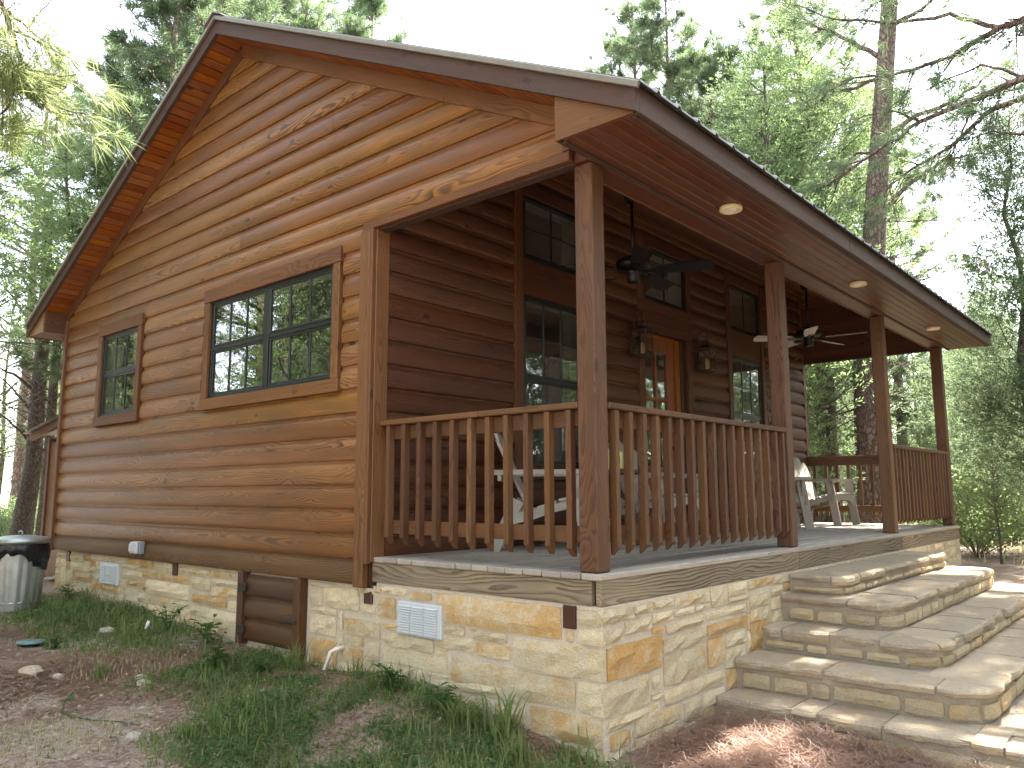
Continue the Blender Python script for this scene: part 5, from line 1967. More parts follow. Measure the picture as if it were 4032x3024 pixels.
def grow_pine(seed, H, base, R, tr, dens=1.0, needle=.22, wid=.0085, nn=15, lean=0.0):
    """returns (trunk mesh, crown mesh) of a loblolly pine"""
    rng = np.random.default_rng(seed)
    r = random.Random(seed)
    w = Wood()
    tp = []
    ox = oy = 0.
    K = 12
    for i in range(K + 1):
        t_ = i / K
        ox += r.uniform(-.05, .05)
        oy += r.uniform(-.05, .05)
        tp.append(Vector((ox + lean * t_ * H, oy, H * t_)))
    w.tube(tp, [tr * (1.35 if i == 0 else 1.0) * (1 - .86 * (i / K) ** 1.1) for i in range(K + 1)], 10)

    def trunk_at(z):
        q = min(max(z / H * K, 0), K - 1e-6)
        i = int(q)
        return tp[i].lerp(tp[i + 1], q - i)
    Cs, Ds = [], []
    z = base * .55
    while z < H * .985:
        t_ = (z - base) / (H - base)
        dead = t_ < 0
        for k in range(r.choice([2, 3, 3, 4]) if not dead else r.choice([0, 1, 1])):
            a = r.uniform(0, 6.28)
            L = (R * (1 - max(t_, 0)) ** .65 * r.uniform(.55, 1.1) + .3) if not dead else r.uniform(.4, 1.4)
            rise = r.uniform(-.05, .35) + .5 * max(t_, 0)
            p0 = trunk_at(z)
            pts = [p0]
            dirv = Vector((math.cos(a), math.sin(a), rise))
            for q in range(1, 5):
                dirv = (dirv + Vector((r.uniform(-.2, .2), r.uniform(-.2, .2), r.uniform(-.08, .22)))).normalized()
                pts.append(pts[-1] + dirv * (L / 4))
            r0 = max(.012, tr * .28 * (1 - .6 * max(t_, 0)) * min(1, L / R + .2))
            w.tube(pts, [r0, r0 * .8, r0 * .6, r0 * .4, r0 * .2], 5)
            if dead:
                continue
            for q in range(int((5 + 4 * L) * dens)):
                f = r.uniform(.25, 1.0) ** .8
                i = min(3, int(f * 4))
                c_ = pts[i].lerp(pts[i + 1], f * 4 - i)
                d2 = (dirv * .5 + Vector((r.uniform(-1, 1), r.uniform(-1, 1), r.uniform(-.2, .8)))).normalized()
                l2 = r.uniform(.15, .55) * (.6 + .5 * L / R)
                e = c_ + d2 * l2
                w.tube([c_, c_.lerp(e, .5) + Vector((0, 0, .02)), e], [.010, .007, .004], 3)
                for s_ in range(r.choice([4, 5, 6])):
                    cc = c_.lerp(e, r.uniform(.25, 1.0)) + Vector((r.uniform(-.1, .1), r.uniform(-.1, .1), r.uniform(-.06, .08)))
                    Cs.append(cc)
                    Ds.append(d2)
        z += r.uniform(.22, .5) * (H / 14)
    V, F = tufts(np.array(Cs), np.array(Ds), nn, needle, wid, rng, .62)
    return mesh('pine_trunk', w.V, w.F, M_BARK, True), fmesh('pine_crown', V, F, M_PINE)


def grow_juniper(seed, H, R, tr, mat, dens=1.0, start=.08, leaf=.062, nn=24, wid=.0085, opn=.0):
    rng = np.random.default_rng(seed)
    r = random.Random(seed)
    w = Wood()
    K = 9
    tp = [Vector((r.uniform(-.05, .05) * i * .4, r.uniform(-.05, .05) * i * .4, H * .96 * i / K)) for i in range(K + 1)]
    w.tube(tp, [tr * (1.3 if i == 0 else 1) * (1 - .9 * i / K) for i in range(K + 1)], 8)

    def trunk_at(z):
        q = min(max(z / (H * .96) * K, 0), K - 1e-6)
        i = int(q)
        return tp[i].lerp(tp[i + 1], q - i)
    Cs, Ds = [], []
    z = H * start * .5
    while z < H * .97:
        t_ = z / H
        prof = (1 - t_) ** .75 * (min(1, .35 + t_ * 3.0))
        for k in range(3):
            a = r.uniform(0, 6.28)
            L = R * prof * r.uniform(.45, 1.12) + .12
            dirv = Vector((math.cos(a), math.sin(a), r.uniform(.05, .75)))
            pts = [trunk_at(z)]
            for q in range(1, 4):
                dirv = (dirv + Vector((r.uniform(-.25, .25), r.uniform(-.25, .25), r.uniform(-.05, .2)))).normalized()
                pts.append(pts[-1] + dirv * L / 3)
            w.tube(pts, [max(.008, tr * .22 * (1 - t_)), .012, .008, .004], 4)
            if t_ < start:
                continue
            if r.random() < opn:
                continue
            for q in range(int((7 + 11 * L) * dens)):
                f = r.uniform(.18, 1.0)
                i = min(2, int(f * 3))
                c_ = pts[i].lerp(pts[i + 1], f * 3 - i)
                sp_ = .10 + .22 * (1 - f) + .12 * L
                for s_ in range(2):
                    Cs.append(c_ + Vector((r.gauss(0, sp_), r.gauss(0, sp_), r.gauss(0, sp_ * .7))))
                    Ds.append((dirv + Vector((r.uniform(-.8, .8), r.uniform(-.8, .8), r.uniform(-.35, .6)))).normalized())
        z += H * .022 + r.uniform(0, .06)
    V, F = sprays(np.array(Cs), np.array(Ds), nn, .34, leaf, wid, rng)
    return mesh('juniper_trunk', w.V, w.F, M_BARKG, True), fmesh('juniper_crown', V, F, mat)


def grow_broad(seed, H, R, tr, mat, n=2600, leaf=.07, shrub=False):
    rng = np.random.default_rng(seed)
    r = random.Random(seed)
    w = Wood()
    tips = []
    if not shrub:
        w.tube([(0, 0, 0), (.1, .05, H * .3), (.0, .12, H * .6), (.05, .1, H * .95)], [tr, tr * .8, tr * .5, tr * .1], 8)
    for k in range(22 if not shrub else 14):
        t_ = r.uniform(.3, .95) if not shrub else .02
        a = r.uniform(0, 6.28)
        p = Vector((0, 0, H * t_))
        L = R * r.uniform(.5, 1.1) if not shrub else H * r.uniform(.5, 1.0)
        dirv = Vector((math.cos(a), math.sin(a), r.uniform(.1, .9) if not shrub else r.uniform(.4, 2.2))).normalized()
        pts = [p]
        for q in range(4):
            dirv = (dirv + Vector((r.uniform(-.35, .35), r.uniform(-.35, .35), r.uniform(-.15, .15)))).normalized()
            pts.append(pts[-1] + dirv * L / 4)
        w.tube(pts, [tr * .4 + .004, tr * .3 + .003, tr * .2 + .003, .004, .002], 4)
        tips += [(pts[i].lerp(pts[i + 1], r.random()), dirv) for i in (1, 2, 2, 3, 3, 3) for _ in (0, 1)]
    idx = rng.integers(0, len(tips), n)
    C_ = np.array([tips[i][0] for i in idx]) + rng.normal(0, R * .13, (n, 3)) * [1, 1, .8]
    C_[:, 2] = np.maximum(C_[:, 2], .03)
    d = rng.normal(0, 1, (n, 3))
    d[:, 2] -= .35
    d /= np.linalg.norm(d, axis=1, keepdims=True)
    s = np.cross(d, rng.normal(0, 1, (n, 3)))
    s /= np.linalg.norm(s, axis=1, keepdims=True)
    l = leaf * rng.uniform(.6, 1.3, (n, 1))
    V = np.stack([C_, C_ + d * l * .45 + s * l * .3, C_ + d * l, C_ + d * l * .45 - s * l * .3], 1).reshape(-1, 3)
    F = np.arange(n)[:, None] * 4 + np.array([[0, 1, 2, 3]])
    return mesh('stem', w.V, w.F, M_BARKG, True), fmesh('foliage', V, F, mat)


def place(kind, protos, x, y, rz, s, label, cat, group, sink=.05, tilt=0.0):
    tm, cm = protos
    z = gz1(x, y) - sink
    tr_ = bpy.data.objects.new(kind, None)
    tr_.empty_display_size = .2
    COL.objects.link(tr_)
    tr_.location = (x, y, z)
    tr_.rotation_euler = (tilt * math.cos(rz), tilt * math.sin(rz), rz)
    tr_.scale = (s, s, s)
    for nm, me in (('trunk' if cat == 'tree' else 'stem', tm), ('crown' if cat == 'tree' else 'foliage', cm)):
        o = bpy.data.objects.new(nm, me)
        COL.objects.link(o)
        o.parent = tr_
    return meta(tr_, label, cat, group)


HOR = Vector((FW.x, FW.y, 0)).normalized()
RH = Vector((HOR.y, -HOR.x, 0))


def at_px(px, dist):
    """ground point along the view line of a picture column (2212 wide), at a horizontal distance"""
    u = (px - 1106) * 1.8228 / 3107.54 * math.cos(.1371)
    d = (HOR + RH * u / (math.cos(.1371) ** 2)).normalized()
    return CAM.x + d.x * dist, CAM.y + d.y * dist


PINES = [grow_pine(101, 15, 4.5, 2.6, .17, 1.0), grow_pine(102, 14, 5.5, 2.3, .15, 1.0), grow_pine(103, 17, 8.5, 3.0, .22, 1.1), grow_pine(104, 12, 2.5, 2.2, .13, 1.1)]
JUNIS = [grow_juniper(201, 8.5, 1.9, .13, M_JUNI, .75, opn=.25), grow_juniper(202, 7.0, 1.7, .11, M_JUNI, .8, opn=.22), grow_juniper(203, 9.5, 2.4, .13, M_CEDAR, 1.5), grow_juniper(204, 9.0, 2.1, .12, M_JUNI, .8, start=.40, opn=.2)]
BROADS = [grow_broad(301, 7.5, 2.4, .09, M_BROAD, 9000, .055), grow_broad(302, 6.0, 2.2, .07, M_BROAD, 8000, .05)]
SHRUBS = [grow_broad(311, 1.3, .9, .012, M_BROAD, 2600, .05, True), grow_broad(312, 1.0, .8, .010, M_JUNI, 2600, .042, True), grow_broad(313, .8, .7, .008, M_BROWNLEAF, 1500, .045, True)]
#PART3
def pt(px, py, dist):
    """point on the view line of a picture position (2212 x 1659), at a horizontal distance from the camera"""
    d = FW + RT * ((px - 1106) * 1.8228 / 3107.54) - UP * ((py - 829.5) * 1.8228 / 3107.54)
    return CAM + d * (dist / math.hypot(d.x, d.y))


def custom_pine(seed, trunk, tr, limbs, crown_n, label, needle, wid, nn, mat, sub=9, cones=(), top=True, subl=.75, mat_b=None):
    rng = np.random.default_rng(seed)
    r = random.Random(seed)
    base = Vector(trunk[0])
    t = thing('pine_tree', base, label, 'tree')
    w = Wood()
    w.tube(trunk, [tr * (1.25 if i == 0 else 1 - .6 * i / len(trunk)) for i in range(len(trunk))], 14)
    Cs, Ds = [], []
    for pts, r0 in limbs:
        pts = [Vector(p) for p in pts]
        # finer and a little crooked
        fine = []
        for a, b in zip(pts, pts[1:]):
            for q in range(4):
                p = a.lerp(b, q / 4)
                fine.append(p + Vector((r.gauss(0, 1), r.gauss(0, 1), r.gauss(0, 1))) * (a - b).length * .018)
        fine.append(pts[-1])
        n = len(fine)
        w.tube(fine, [max(.004, r0 * (1 - .88 * i / n)) for i in range(n)], 7)
        Ltot = sum((a - b).length for a, b in zip(fine, fine[1:]))
        for q in range(int(sub * Ltot)):
            f = r.uniform(.22, 1.0) ** .75
            i = min(n - 2, int(f * (n - 1)))
            c_ = fine[i].lerp(fine[i + 1], f * (n - 1) - i)
            dv = (fine[i + 1] - fine[i]).normalized()
            d2 = (dv * .8 + Vector((r.uniform(-1, 1), r.uniform(-1, 1), r.uniform(-.7, .6)))).normalized()
            l2 = r.uniform(.25, 1.0) * subl
            mid = c_ + d2 * l2 * .5 + Vector((0, 0, -.03))
            e = c_ + d2 * l2 + Vector((0, 0, r.uniform(-.06, .10)))
            w.tube([c_, mid, e], [max(.0035, r0 * .16), max(.003, r0 * .10), .0028], 4)
            for s_ in range(r.choice([2, 3, 4])):
                cc = mid.lerp(e, r.uniform(.1, 1.0)) + Vector((r.gauss(0, .05), r.gauss(0, .05), r.gauss(0, .04)))
                Cs.append(cc)
                Ds.append(d2)
    if top:
        for q in range(crown_n):
            a = r.uniform(0, 6.28)
            k = len(trunk) - 1
            f = r.random() ** .6
            c_ = Vector(trunk[k - 1]).lerp(Vector(trunk[k]), f)
            L = 3.4 * (1 - f * .6) * math.sqrt(r.random())
            e = c_ + Vector((math.cos(a) * L, math.sin(a) * L, r.uniform(.0, .5) * L))
            if q % 6 == 0:
                w.tube([c_, c_.lerp(e, .5) + Vector((0, 0, -.1)), e], [.05, .03, .012], 5)
            for s_ in range(4):
                Cs.append(e + Vector((r.gauss(0, .22), r.gauss(0, .22), r.gauss(0, .16))))
                Ds.append((e - c_).normalized())
    V, F = tufts(np.array(Cs), np.array(Ds), nn, needle, wid, rng, .55)
    o = add('trunk', w.V, w.F, mat_b or M_BARK, t, base, True)
    obj('crown', fmesh('crown', V - np.array(base), F, mat), t, base)
    return t


def cone(p, s, label, seed):
    r = random.Random(seed)
    V, F = [], []
    p = Vector(p)
    ax = Vector((r.uniform(-.4, .4), r.uniform(-.4, .4), -1)).normalized()
    u = ax.cross(Vector((1, 0, 0))).normalized()
    v = ax.cross(u)
    for k in range(70):
        f = k / 70
        a = k * 2.4
        rr = s * .42 * math.sin(math.pi * (.12 + .8 * f)) ** .8
        c_ = p + ax * (s * (f - .5))
        d = u * math.cos(a) + v * math.sin(a)
        t_ = ax.cross(d)
        b_ = len(V)
        V += [c_, c_ + d * rr + t_ * s * .09 - ax * s * .06, c_ + d * rr * 1.15 - ax * s * .02, c_ + d * rr - t_ * s * .09 - ax * s * .06, c_ + d * rr * .6 + ax * s * .09]
        F += [[b_, b_ + 1, b_ + 2, b_ + 3], [b_ + 4, b_ + 1, b_ + 2], [b_ + 4, b_ + 2, b_ + 3]]
    o = add('pine_cone', V, F, M_CONE, None, p)
    meta(o, label, 'pine cone', 'cones on the near branch')


M_CONE = simple('cone_scales', (.060, .036, .024), .7, noise=.2, scale=30)

# the pine whose branch hangs in at the upper left
d0 = 5.4
L = lambda px, py, d=d0: pt(px, py, d)
tb = Vector((-3.75, -3.75, gz1(-3.75, -3.75) - .1))
custom_pine(7, [tb, tb + Vector((.03, .02, 3)), tb + Vector((.0, .05, 6)), tb + Vector((.05, .0, 9)), tb + Vector((.0, .0, 13))], .20,
            [([tb + Vector((0, 0, 6.3)), L(-160, -190), L(-20, -60), L(8, 18), L(34, 90), L(48, 170), L(60, 205), L(92, 228)], .026),
             ([L(8, 20), L(60, 60), L(95, 90), L(110, 130)], .010), ([L(40, 130), L(70, 150), L(130, 165), L(170, 160)], .008),
             ([L(52, 185), L(85, 210), L(120, 208), L(145, 185)], .007), ([L(92, 228), L(110, 225), L(140, 238), L(178, 245)], .006),
             ([tb + Vector((0, 0, 6.3)), L(-190, 40), L(-60, 120), L(0, 150), L(12, 190)], .018), ([L(-190, 40), L(-110, 250), L(-40, 280), L(10, 240), L(30, 215)], .014),
             ([L(60, 62), L(90, 20), L(130, -20)], .008), ([L(20, 60), L(110, 105), L(150, 125), L(180, 165)], .008)],
            110, 'pine with long sunlit needles hanging in at the upper left, cones on its twig', .19, .0034, 26, M_NEARPINE, sub=5, subl=.36)
cone(L(86, 226) + Vector((0, 0, .02)), .085, 'larger dark pine cone cluster at the drooping twig end', 1)
cone(L(107, 205) + Vector((0, 0, .0)), .055, 'small dark pine cone just above the larger one', 2)

# big pine behind the porch
bx_, by_ = at_px(1876, 16.5)
bz = gz1(bx_, by_) - .1
T = lambda px, py: pt(px, py, 16.5)
tp = [Vector((bx_, by_, bz)), T(1879, 900), T(1884, 600), T(1895, 400), T(1905, 260), T(1918, 60), T(1930, -160), T(1935, -420)]
big = custom_pine(17, tp, .26,
                  [([T(1904, 300), T(1960, 265), T(2060, 215), T(2150, 150)], .07), ([T(1890, 470), T(1960, 400), T(2040, 345), T(2120, 330)], .06),
                   ([T(1912, 130), T(1840, 90), T(1770, 60), T(1690, 10)], .06), ([T(1900, 330), T(1850, 330), T(1800, 390), T(1770, 430)], .04),
                   ([T(1886, 560), T(1850, 590), T(1800, 620)], .03), ([T(1915, 60), T(1990, 20), T(2060, -40)], .06), ([T(1910, 160), T(1850, 190), T(1790, 200), T(1740, 240)], .05),
                   ([T(1895, 420), T(1935, 440), T(1960, 420)], .025), ([T(1882, 760), T(1840, 770), T(1790, 760), T(1740, 800)], .03), ([T(1882, 800), T(1930, 780), T(1980, 800)], .025),
                   ([T(1920, 0), T(1860, -20), T(1790, -60)], .06)],
                  700, 'big pine with thick scaly trunk rising behind the far porch railing', .23, .0075, 14, M_PINE, sub=15, subl=1.1)

# pine standing out of the picture on the right, its limbs reach in
R_ = lambda px, py, d=9.5: pt(px, py, d)
rb_ = Vector((*at_px(2560, 10.2), 0))
rb_.z = gz1(rb_.x, rb_.y) - .1
up = lambda h: rb_ + Vector((.02 * h, .015 * h, h))
custom_pine(27, [rb_, up(3), up(6), up(9), up(12), up(15)], .24,
            [([up(6.2), R_(2330, 110), R_(2212, 165), R_(2100, 215), R_(1990, 262), R_(1890, 330), R_(1800, 390)], .055),
             ([up(6.8), R_(2380, 10), R_(2260, 20), R_(2160, 60), R_(2060, 120), R_(1940, 160), R_(1830, 170)], .06),
             ([up(5.4), R_(2360, 160), R_(2230, 200), R_(2130, 245), R_(2050, 320), R_(1960, 372), R_(1905, 415)], .045),
             ([R_(2160, 60), R_(2050, 30), R_(1920, 50), R_(1800, 40), R_(1720, 10)], .03),
             ([R_(2100, 215), R_(2080, 280), R_(2060, 330), R_(2000, 370)], .016), ([R_(1990, 262), R_(1930, 240), R_(1870, 250), R_(1790, 290)], .016),
             ([R_(2212, 165), R_(2120, 140), R_(2010, 190), R_(1960, 215)], .018), ([up(5.0), R_(2340, 300), R_(2212, 290), R_(2140, 285), R_(2090, 300)], .025),
             ([up(7.6), R_(2300, -80), R_(2120, -90), R_(1990, -40), R_(1880, 10)], .05)],
            260, 'pine just off the right side whose bare crooked limbs reach over the porch roof', .19, .005, 16, M_PINE, sub=9, subl=.75)

bgp = 'pines standing in the woods around the cabin'
bgj = 'junipers standing in the woods around the cabin'


def pine(i, px, d, s, rz, label, grp=bgp, tilt=.0):
    x, y = at_px(px, d)
    return place('pine_tree', PINES[i], x, y, rz, s, label, 'tree', grp, tilt=tilt)


def juni(i, px, d, s, rz, label, grp=bgj, tilt=.0):
    x, y = at_px(px, d)
    return place('juniper_tree', JUNIS[i], x, y, rz, s, label, 'tree', grp, tilt=tilt)


def broad(i, px, d, s, rz, label, grp='broad leaved trees in the woods'):
    x, y = at_px(px, d)
    return place('broadleaf_tree', BROADS[i], x, y, rz, s, label, 'tree', grp)


# trees one can tell apart
pine(3, 330, 17.5, 1.12, 1.0, 'dark green pine behind the roof peak, left of the ridge')
pine(1, 470, 21, 1.15, 2.1, 'blue green pine directly above the roof peak')
pine(2, 640, 25, 1.22, .4, 'tall pine above the middle of the roof slope')
pine(3, 790, 27, 1.62, 3.0, 'thin topped pine at the right end of the clump above the roof slope')
pine(3, 1300, 23, 1.02, .2, 'pine with feathery left edge against the white sky, above the eave corner')
pine(0, 1400, 24, 1.12, 1.3, 'tall pine with slim bare trunk above the eave')
pine(1, 1470, 22, 1.12, 2.2, 'dense pine with forked trunks above the middle of the eave')
pine(3, 1560, 20, 1.05, 4.2, 'rounded pine touching the sky gap above the eave')
juni(2, 1640, 17, 1.05, .7, 'dark juniper rising behind the eave, left of the big trunk')
juni(0, 1670, 15, 1.12, 2.0, 'dense green juniper against the big trunk, just above the eave')
juni(1, 1822, 27, .95, 5.0, 'small juniper directly left of the big scaly trunk')
juni(2, 2218, 16.5, .86, 1.9, 'pointed cedar with layered boughs at the right picture edge')
juni(2, 2135, 21, .62, 3.9, 'bushy cedar left of the pointed one, below the bright sky')
juni(1, 2080, 26, .80, .9, 'pale green cedar showing past the end of the porch roof')
pine(2, 1350, 26, 1.0, 3.3, 'tall hazy pine between the feathery pine and the slim bare trunk')
pine(3, 1520, 24, 1.22, .9, 'bushy pine standing between the forked trunks and the sky gap')
pine(0, 1640, 25, 1.02, 5.5, 'pine crown showing above the dark juniper behind the eave')
pine(1, 1760, 24, 1.0, 1.9, 'hazy pine crown left of the big trunk near the top of the picture')
juni(2, 1690, 21, 1.1, 3.1, 'broad dark juniper between the eave and the big trunk')
juni(3, 1775, 18.5, 1.42, 5.1, 'tall dark cedar whose crown hides part of the big trunk')
juni(3, 1850, 19.5, 1.3, 2.1, 'tall grey green cedar crown right behind the big trunk')
juni(3, 1790, 17, 1.12, .4, 'yellowish juniper with bare lower trunk behind the roof edge, left of the big trunk')
pine(2, 1752, 22, .95, 1.2, 'slim reddish pine trunk seen through the porch beside the house corner')
pine(2, 1940, 30, .9, 2.2, 'thin distant pine trunk seen between the last two porch posts')
pine(2, 540, 23, 1.12, 4.0, 'dense pine right above the roof peak, overlapping its neighbours')
pine(3, 400, 19, 1.12, 2.9, 'bluish bushy pine just left of the roof peak')
pine(3, 1975, 30, .62, .9, 'young pine whose tip stands just past the roof, right of the big trunk')
juni(3, 118, 19, 1.1, .3, 'bright yellow green juniper at the left edge above the trash can')
juni(3, 190, 17.5, 1.05, 2.7, 'sunlit feathery juniper beside the left slope of the roof')
juni(2, 280, 22, 1.02, 1.1, 'dark juniper half hidden by the left roof slope')
juni(3, -80, 16, .98, 4.1, 'yellow green juniper cut off by the left picture edge')
pine(0, 215, 26, 1.0, 2.5, 'thin bluish tree against the bright sky, left of the roof')
pine(2, 60, 30, .95, 5.1, 'tall pale pine behind the hanging branch at the upper left')
x, y = at_px(68, 20)
tk = custom_pine(47, [Vector((x, y, gz1(x, y) - .1)), pt(72, 1000, 20), pt(82, 850, 20), pt(92, 740, 20), pt(100, 600, 20), pt(104, 420, 20)], .19,
                 [([pt(82, 850, 20), pt(30, 810, 20), pt(-30, 780, 20)], .045), ([pt(78, 900, 20), pt(20, 830, 20), pt(-20, 800, 20)], .03), ([pt(74, 960, 20), pt(30, 920, 20), pt(-30, 870, 20)], .04),
                  ([pt(90, 760, 20), pt(60, 690, 20), pt(0, 610, 20)], .05), ([pt(92, 745, 20), pt(140, 700, 20), pt(190, 650, 20)], .05), ([pt(86, 820, 20), pt(130, 790, 20), pt(170, 770, 20)], .035),
                  ([pt(84, 870, 20), pt(130, 850, 20)], .03), ([pt(78, 930, 20), pt(120, 905, 20)], .03), ([pt(96, 680, 20), pt(50, 600, 20), pt(10, 560, 20)], .04), ([pt(98, 640, 20), pt(150, 560, 20)], .04)],
                 0, 'dark slim trunk with many bare branches left of the cabin, behind the trash can', .14, .012, 6, M_JUNI, sub=1.2, top=False, mat_b=M_BARKG)

# the woods: trees and undergrowth too crowded to be told apart
wr = random.Random(51)
GLAB = {'pine': ('tall pine', 'pines crowded in the background woods'),
        'juni': ('dense juniper', 'junipers crowded in the background woods'),
        'broad': ('leafy tree', 'leafy trees crowded in the background woods'),
        'shrub': ('leafy undergrowth shrub', 'undergrowth shrubs between the trees')}
spots = []


def region(px, d):
    w = 'near' if d < 24 else 'midway' if d < 33 else 'deep'
    if px < 0:
        return ', %s in the woods at the left picture edge' % w
    if px < 130:
        return ', %s in the woods beyond the trash can' % w
    if px < 600:
        return ', %s in the woods behind the left roof slope' % w
    if px < 1690:
        return ', %s in the woods behind the porch roof' % w
    if px < 1850:
        return ', %s in the woods seen between house and third post' % w
    if px < 2030:
        return ', %s in the woods seen between the last two posts' % w
    if px < 2215:
        return ', %s in the woods right of the last post' % w
    return ', %s in the woods past the right picture edge' % w


def free(x, y, m):
    if -10.6 < x < 3.2 and -.6 < y < 10.2:
        return False
    return all((x - a) ** 2 + (y - b) ** 2 > m * m for a, b in spots)


def scatter(kind, n, px0, px1, d0, d1, m, smin, smax, ids, seed):
    r = random.Random(seed)
    c = 0
    for _ in range(n * 30):
        if c >= n:
            break
        px = r.uniform(px0, px1)
        d = d0 + (d1 - d0) * math.sqrt(r.random())
        x, y = at_px(px, d)
        if not free(x, y, m):
            continue
        spots.append((x, y))
        c += 1
        i = r.choice(ids)
        s, rz = r.uniform(smin, smax), r.uniform(0, 6.28)
        lab, grp = GLAB[kind]
        f = (s - smin) / (smax - smin)
        lab = ('small ' if f < .33 else 'medium ' if f < .66 else 'large ') + lab.replace('tall ', '') + region(px, d)
        if kind == 'pine':
            place('pine_tree', PINES[i], x, y, rz, s, lab, 'tree', grp)
        elif kind == 'juni':
            place('juniper_tree', JUNIS[i], x, y, rz, s, lab, 'tree', grp)
        elif kind == 'broad':
            place('broadleaf_tree', BROADS[i], x, y, rz, s, lab, 'tree', grp)
        else:
            place('shrub', SHRUBS[i], x, y, rz, s, lab, 'shrub', grp)


# right side, seen past and through the porch
scatter('juni', 6, 1700, 2030, 30, 42, 1.8, .55, .8, [0, 1, 2], 1)
scatter('juni', 8, 2030, 2330, 19, 34, 1.8, .6, .9, [0, 1, 2, 2], 21)
scatter('broad', 10, 1700, 2330, 27, 42, 2.0, .6, .95, [0, 1], 2)
scatter('pine', 6, 1680, 1900, 24, 42, 2.0, .75, 1.0, [0, 1, 2], 3)
scatter('shrub', 14, 1710, 2030, 21, 32, .9, .6, 1.2, [0, 1, 2], 22)
scatter('shrub', 22, 2030, 2330, 16.5, 30, .9, .8, 1.7, [0, 1, 2], 4)
scatter('juni', 8, 1680, 2330, 36, 52, 2.5, .8, 1.1, [0, 2], 5)
# left side
scatter('juni', 4, -140, 250, 27, 38, 1.8, .8, 1.1, [0, 1, 2], 6)
scatter('broad', 3, -160, 220, 27, 40, 1.8, .9, 1.25, [0, 1], 7)
scatter('shrub', 26, -140, 240, 17.5, 32, .9, .7, 1.3, [0, 2, 2, 1], 8)
scatter('pine', 5, -150, 560, 32, 46, 2.5, .85, 1.05, [0, 2], 9)
# behind the house
scatter('pine', 5, 1250, 1720, 27, 40, 2.4, .70, .9, [0, 1, 3], 10)
scatter('juni', 6, 1450, 1850, 20, 30, 2.0, .9, 1.1, [0, 2], 12)
# leafy sapling in the sun past the porch corner
x, y = at_px(2130, 13.0)
place('sapling', (BROADS[1][0], BROADS[1][1]), x, y, 1.0, .26, 'sunlit bright green sapling beyond the porch corner at the right edge', 'shrub', None)
x, y = at_px(2080, 14.5)
place('shrub', SHRUBS[0], x, y, 2.0, 1.25, 'sunlit bright green bush right of the last porch post', 'shrub', None)


for (x, y, i, s_) in ((3.2, 9.0, 2, 1.0), (2.5, 13.4, 2, 1.0)):
    place('pine_tree', PINES[i], x, y, x * 2.1, s_, '%s pine past the right picture edge shading the stone steps' % ('nearer' if y < 11 else 'farther'), 'tree', 'pines beyond the right picture edge')


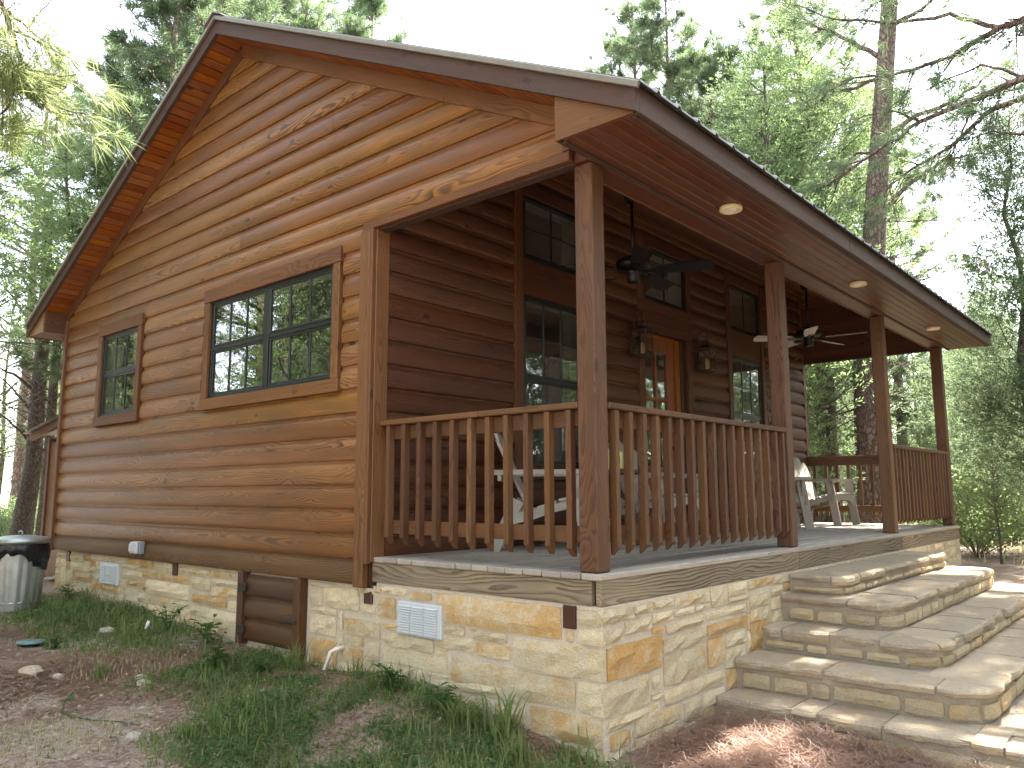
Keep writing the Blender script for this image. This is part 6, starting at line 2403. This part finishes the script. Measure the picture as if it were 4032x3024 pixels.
# woods out of the picture: behind the camera and to the sides, mirrored in the windows and shading the yard
def woods(name, spots_, label):
    V = [(x, y, gz1(x, y) - .1) for x, y, *_ in spots_]
    me = bpy.data.meshes.new(name)
    me.from_pydata(V, [], [])
    for nm, typ, vals in (('turn', 'FLOAT', [q[2] for q in spots_]), ('size', 'FLOAT', [q[3] for q in spots_]), ('kind_of', 'INT', [q[4] for q in spots_])):
        at_ = me.attributes.new(nm, typ, 'POINT')
        at_.data.foreach_set('value', vals)
    o = obj(name, me, None)
    meta(o, label, None, None, 'stuff')
    ng = bpy.data.node_groups.new('woods_nodes', 'GeometryNodeTree')
    ng.interface.new_socket('Geometry', in_out='INPUT', socket_type='NodeSocketGeometry')
    ng.interface.new_socket('Geometry', in_out='OUTPUT', socket_type='NodeSocketGeometry')
    N, LK = ng.nodes, ng.links
    gi, go = N.new('NodeGroupInput'), N.new('NodeGroupOutput')
    join = N.new('GeometryNodeJoinGeometry')

    def attr(nm, dt):
        q = N.new('GeometryNodeInputNamedAttribute')
        q.data_type = dt
        q.inputs['Name'].default_value = nm
        return q.outputs[0]
    turn, size, kd = attr('turn', 'FLOAT'), attr('size', 'FLOAT'), attr('kind_of', 'INT')
    rot = N.new('ShaderNodeCombineXYZ')
    LK.new(turn, rot.inputs[2])
    for i, ob in enumerate(PROTO_OBJ):
        cmp_ = N.new('FunctionNodeCompare')
        cmp_.data_type = 'INT'
        cmp_.operation = 'EQUAL'
        LK.new(kd, [q for q in cmp_.inputs if q.type == 'INT'][0])
        [q for q in cmp_.inputs if q.type == 'INT'][1].default_value = i
        for part in ob.children:
            oi = N.new('GeometryNodeObjectInfo')
            oi.inputs['Object'].default_value = part
            oi.inputs['As Instance'].default_value = True
            ip = N.new('GeometryNodeInstanceOnPoints')
            LK.new(gi.outputs[0], ip.inputs['Points'])
            LK.new(cmp_.outputs[0], ip.inputs['Selection'])
            LK.new(oi.outputs['Geometry'], ip.inputs['Instance'])
            LK.new(rot.outputs[0], ip.inputs['Rotation'])
            LK.new(size, ip.inputs['Scale'])
            LK.new(ip.outputs[0], join.inputs[0])
    LK.new(join.outputs[0], go.inputs[0])
    md = o.modifiers.new('woods', 'NODES')
    md.node_group = ng
    return o


PROTO_OBJ = []
JUNIS = JUNIS[:3]
for me in [p[1] for p in PINES] + [p[1] for p in JUNIS]:
    PROTO_OBJ.append(next(o.parent for o in bpy.data.objects if o.data == me and o.parent))
tr2 = random.Random(61)
sec = []
while len(sec) < 46:
    a = tr2.uniform(rad(165), rad(400))
    d = tr2.uniform(8.5, 24)
    x, y = CAM.x - 1 + d * math.cos(a), CAM.y + 1 + d * math.sin(a)
    if (y > -5.0 and x < 7.5) or x < -16:
        continue
    if any((x - q[0]) ** 2 + (y - q[1]) ** 2 < 3.2 for q in sec):
        continue
    sec.append((x, y, tr2.uniform(0, 6.28), tr2.uniform(.85, 1.15), tr2.choice([0, 1, 2, 3, 4, 5, 6, 4, 6])))
for (x, y, i) in ((-7.4, -5.2, 4), (-9.2, -7.0, 6), (-11.5, -6.2, 5), (-6.0, -7.6, 0), (-12.5, -9.0, 1), (-8.2, -10.5, 6), (-14.2, -8.0, 4), (-10.2, -11.5, 3), (-5.0, -10.0, 5), (-7.0, -13.0, 1),
                  (5.8, 9.2, 5), (7.2, 12.2, 6), (8.6, 9.0, 4), (6.4, 15.0, 6), (9.5, 13.5, 0), (4.8, 18.0, 6), (10.5, 10.5, 5), (-12.2, -2.6, 4), (-13.8, -3.6, 6), (-15.5, -3.2, 5), (-17.5, -5.2, 6), (-16.5, -1.6, 4),
                  (-9.3, -3.9, 5), (-11.4, -4.7, 0), (-8.4, -4.6, 6), (-19.5, -4.0, 1), (4.6, 10.6, 5), (5.9, 12.6, 6), (3.2, 17.0, 4), (2.6, 15.6, 5), (7.6, 7.0, 6), (3.6, 13.2, 5), (4.6, 15.6, 4), (6.2, 2.2, 6), (6.6, 4.6, 5), (8.2, -.9, 4), (7.8, 1.0, 6), (7.4, 6.0, 4), (8.4, -3.6, 5), (8.6, 3.4, 6), (8.8, -2.4, 5)):
    sec.append((x, y, x * 1.7, 1.0, i))
woods('woods', sec, 'mixed woods around the clearing on the side away from the cabin')
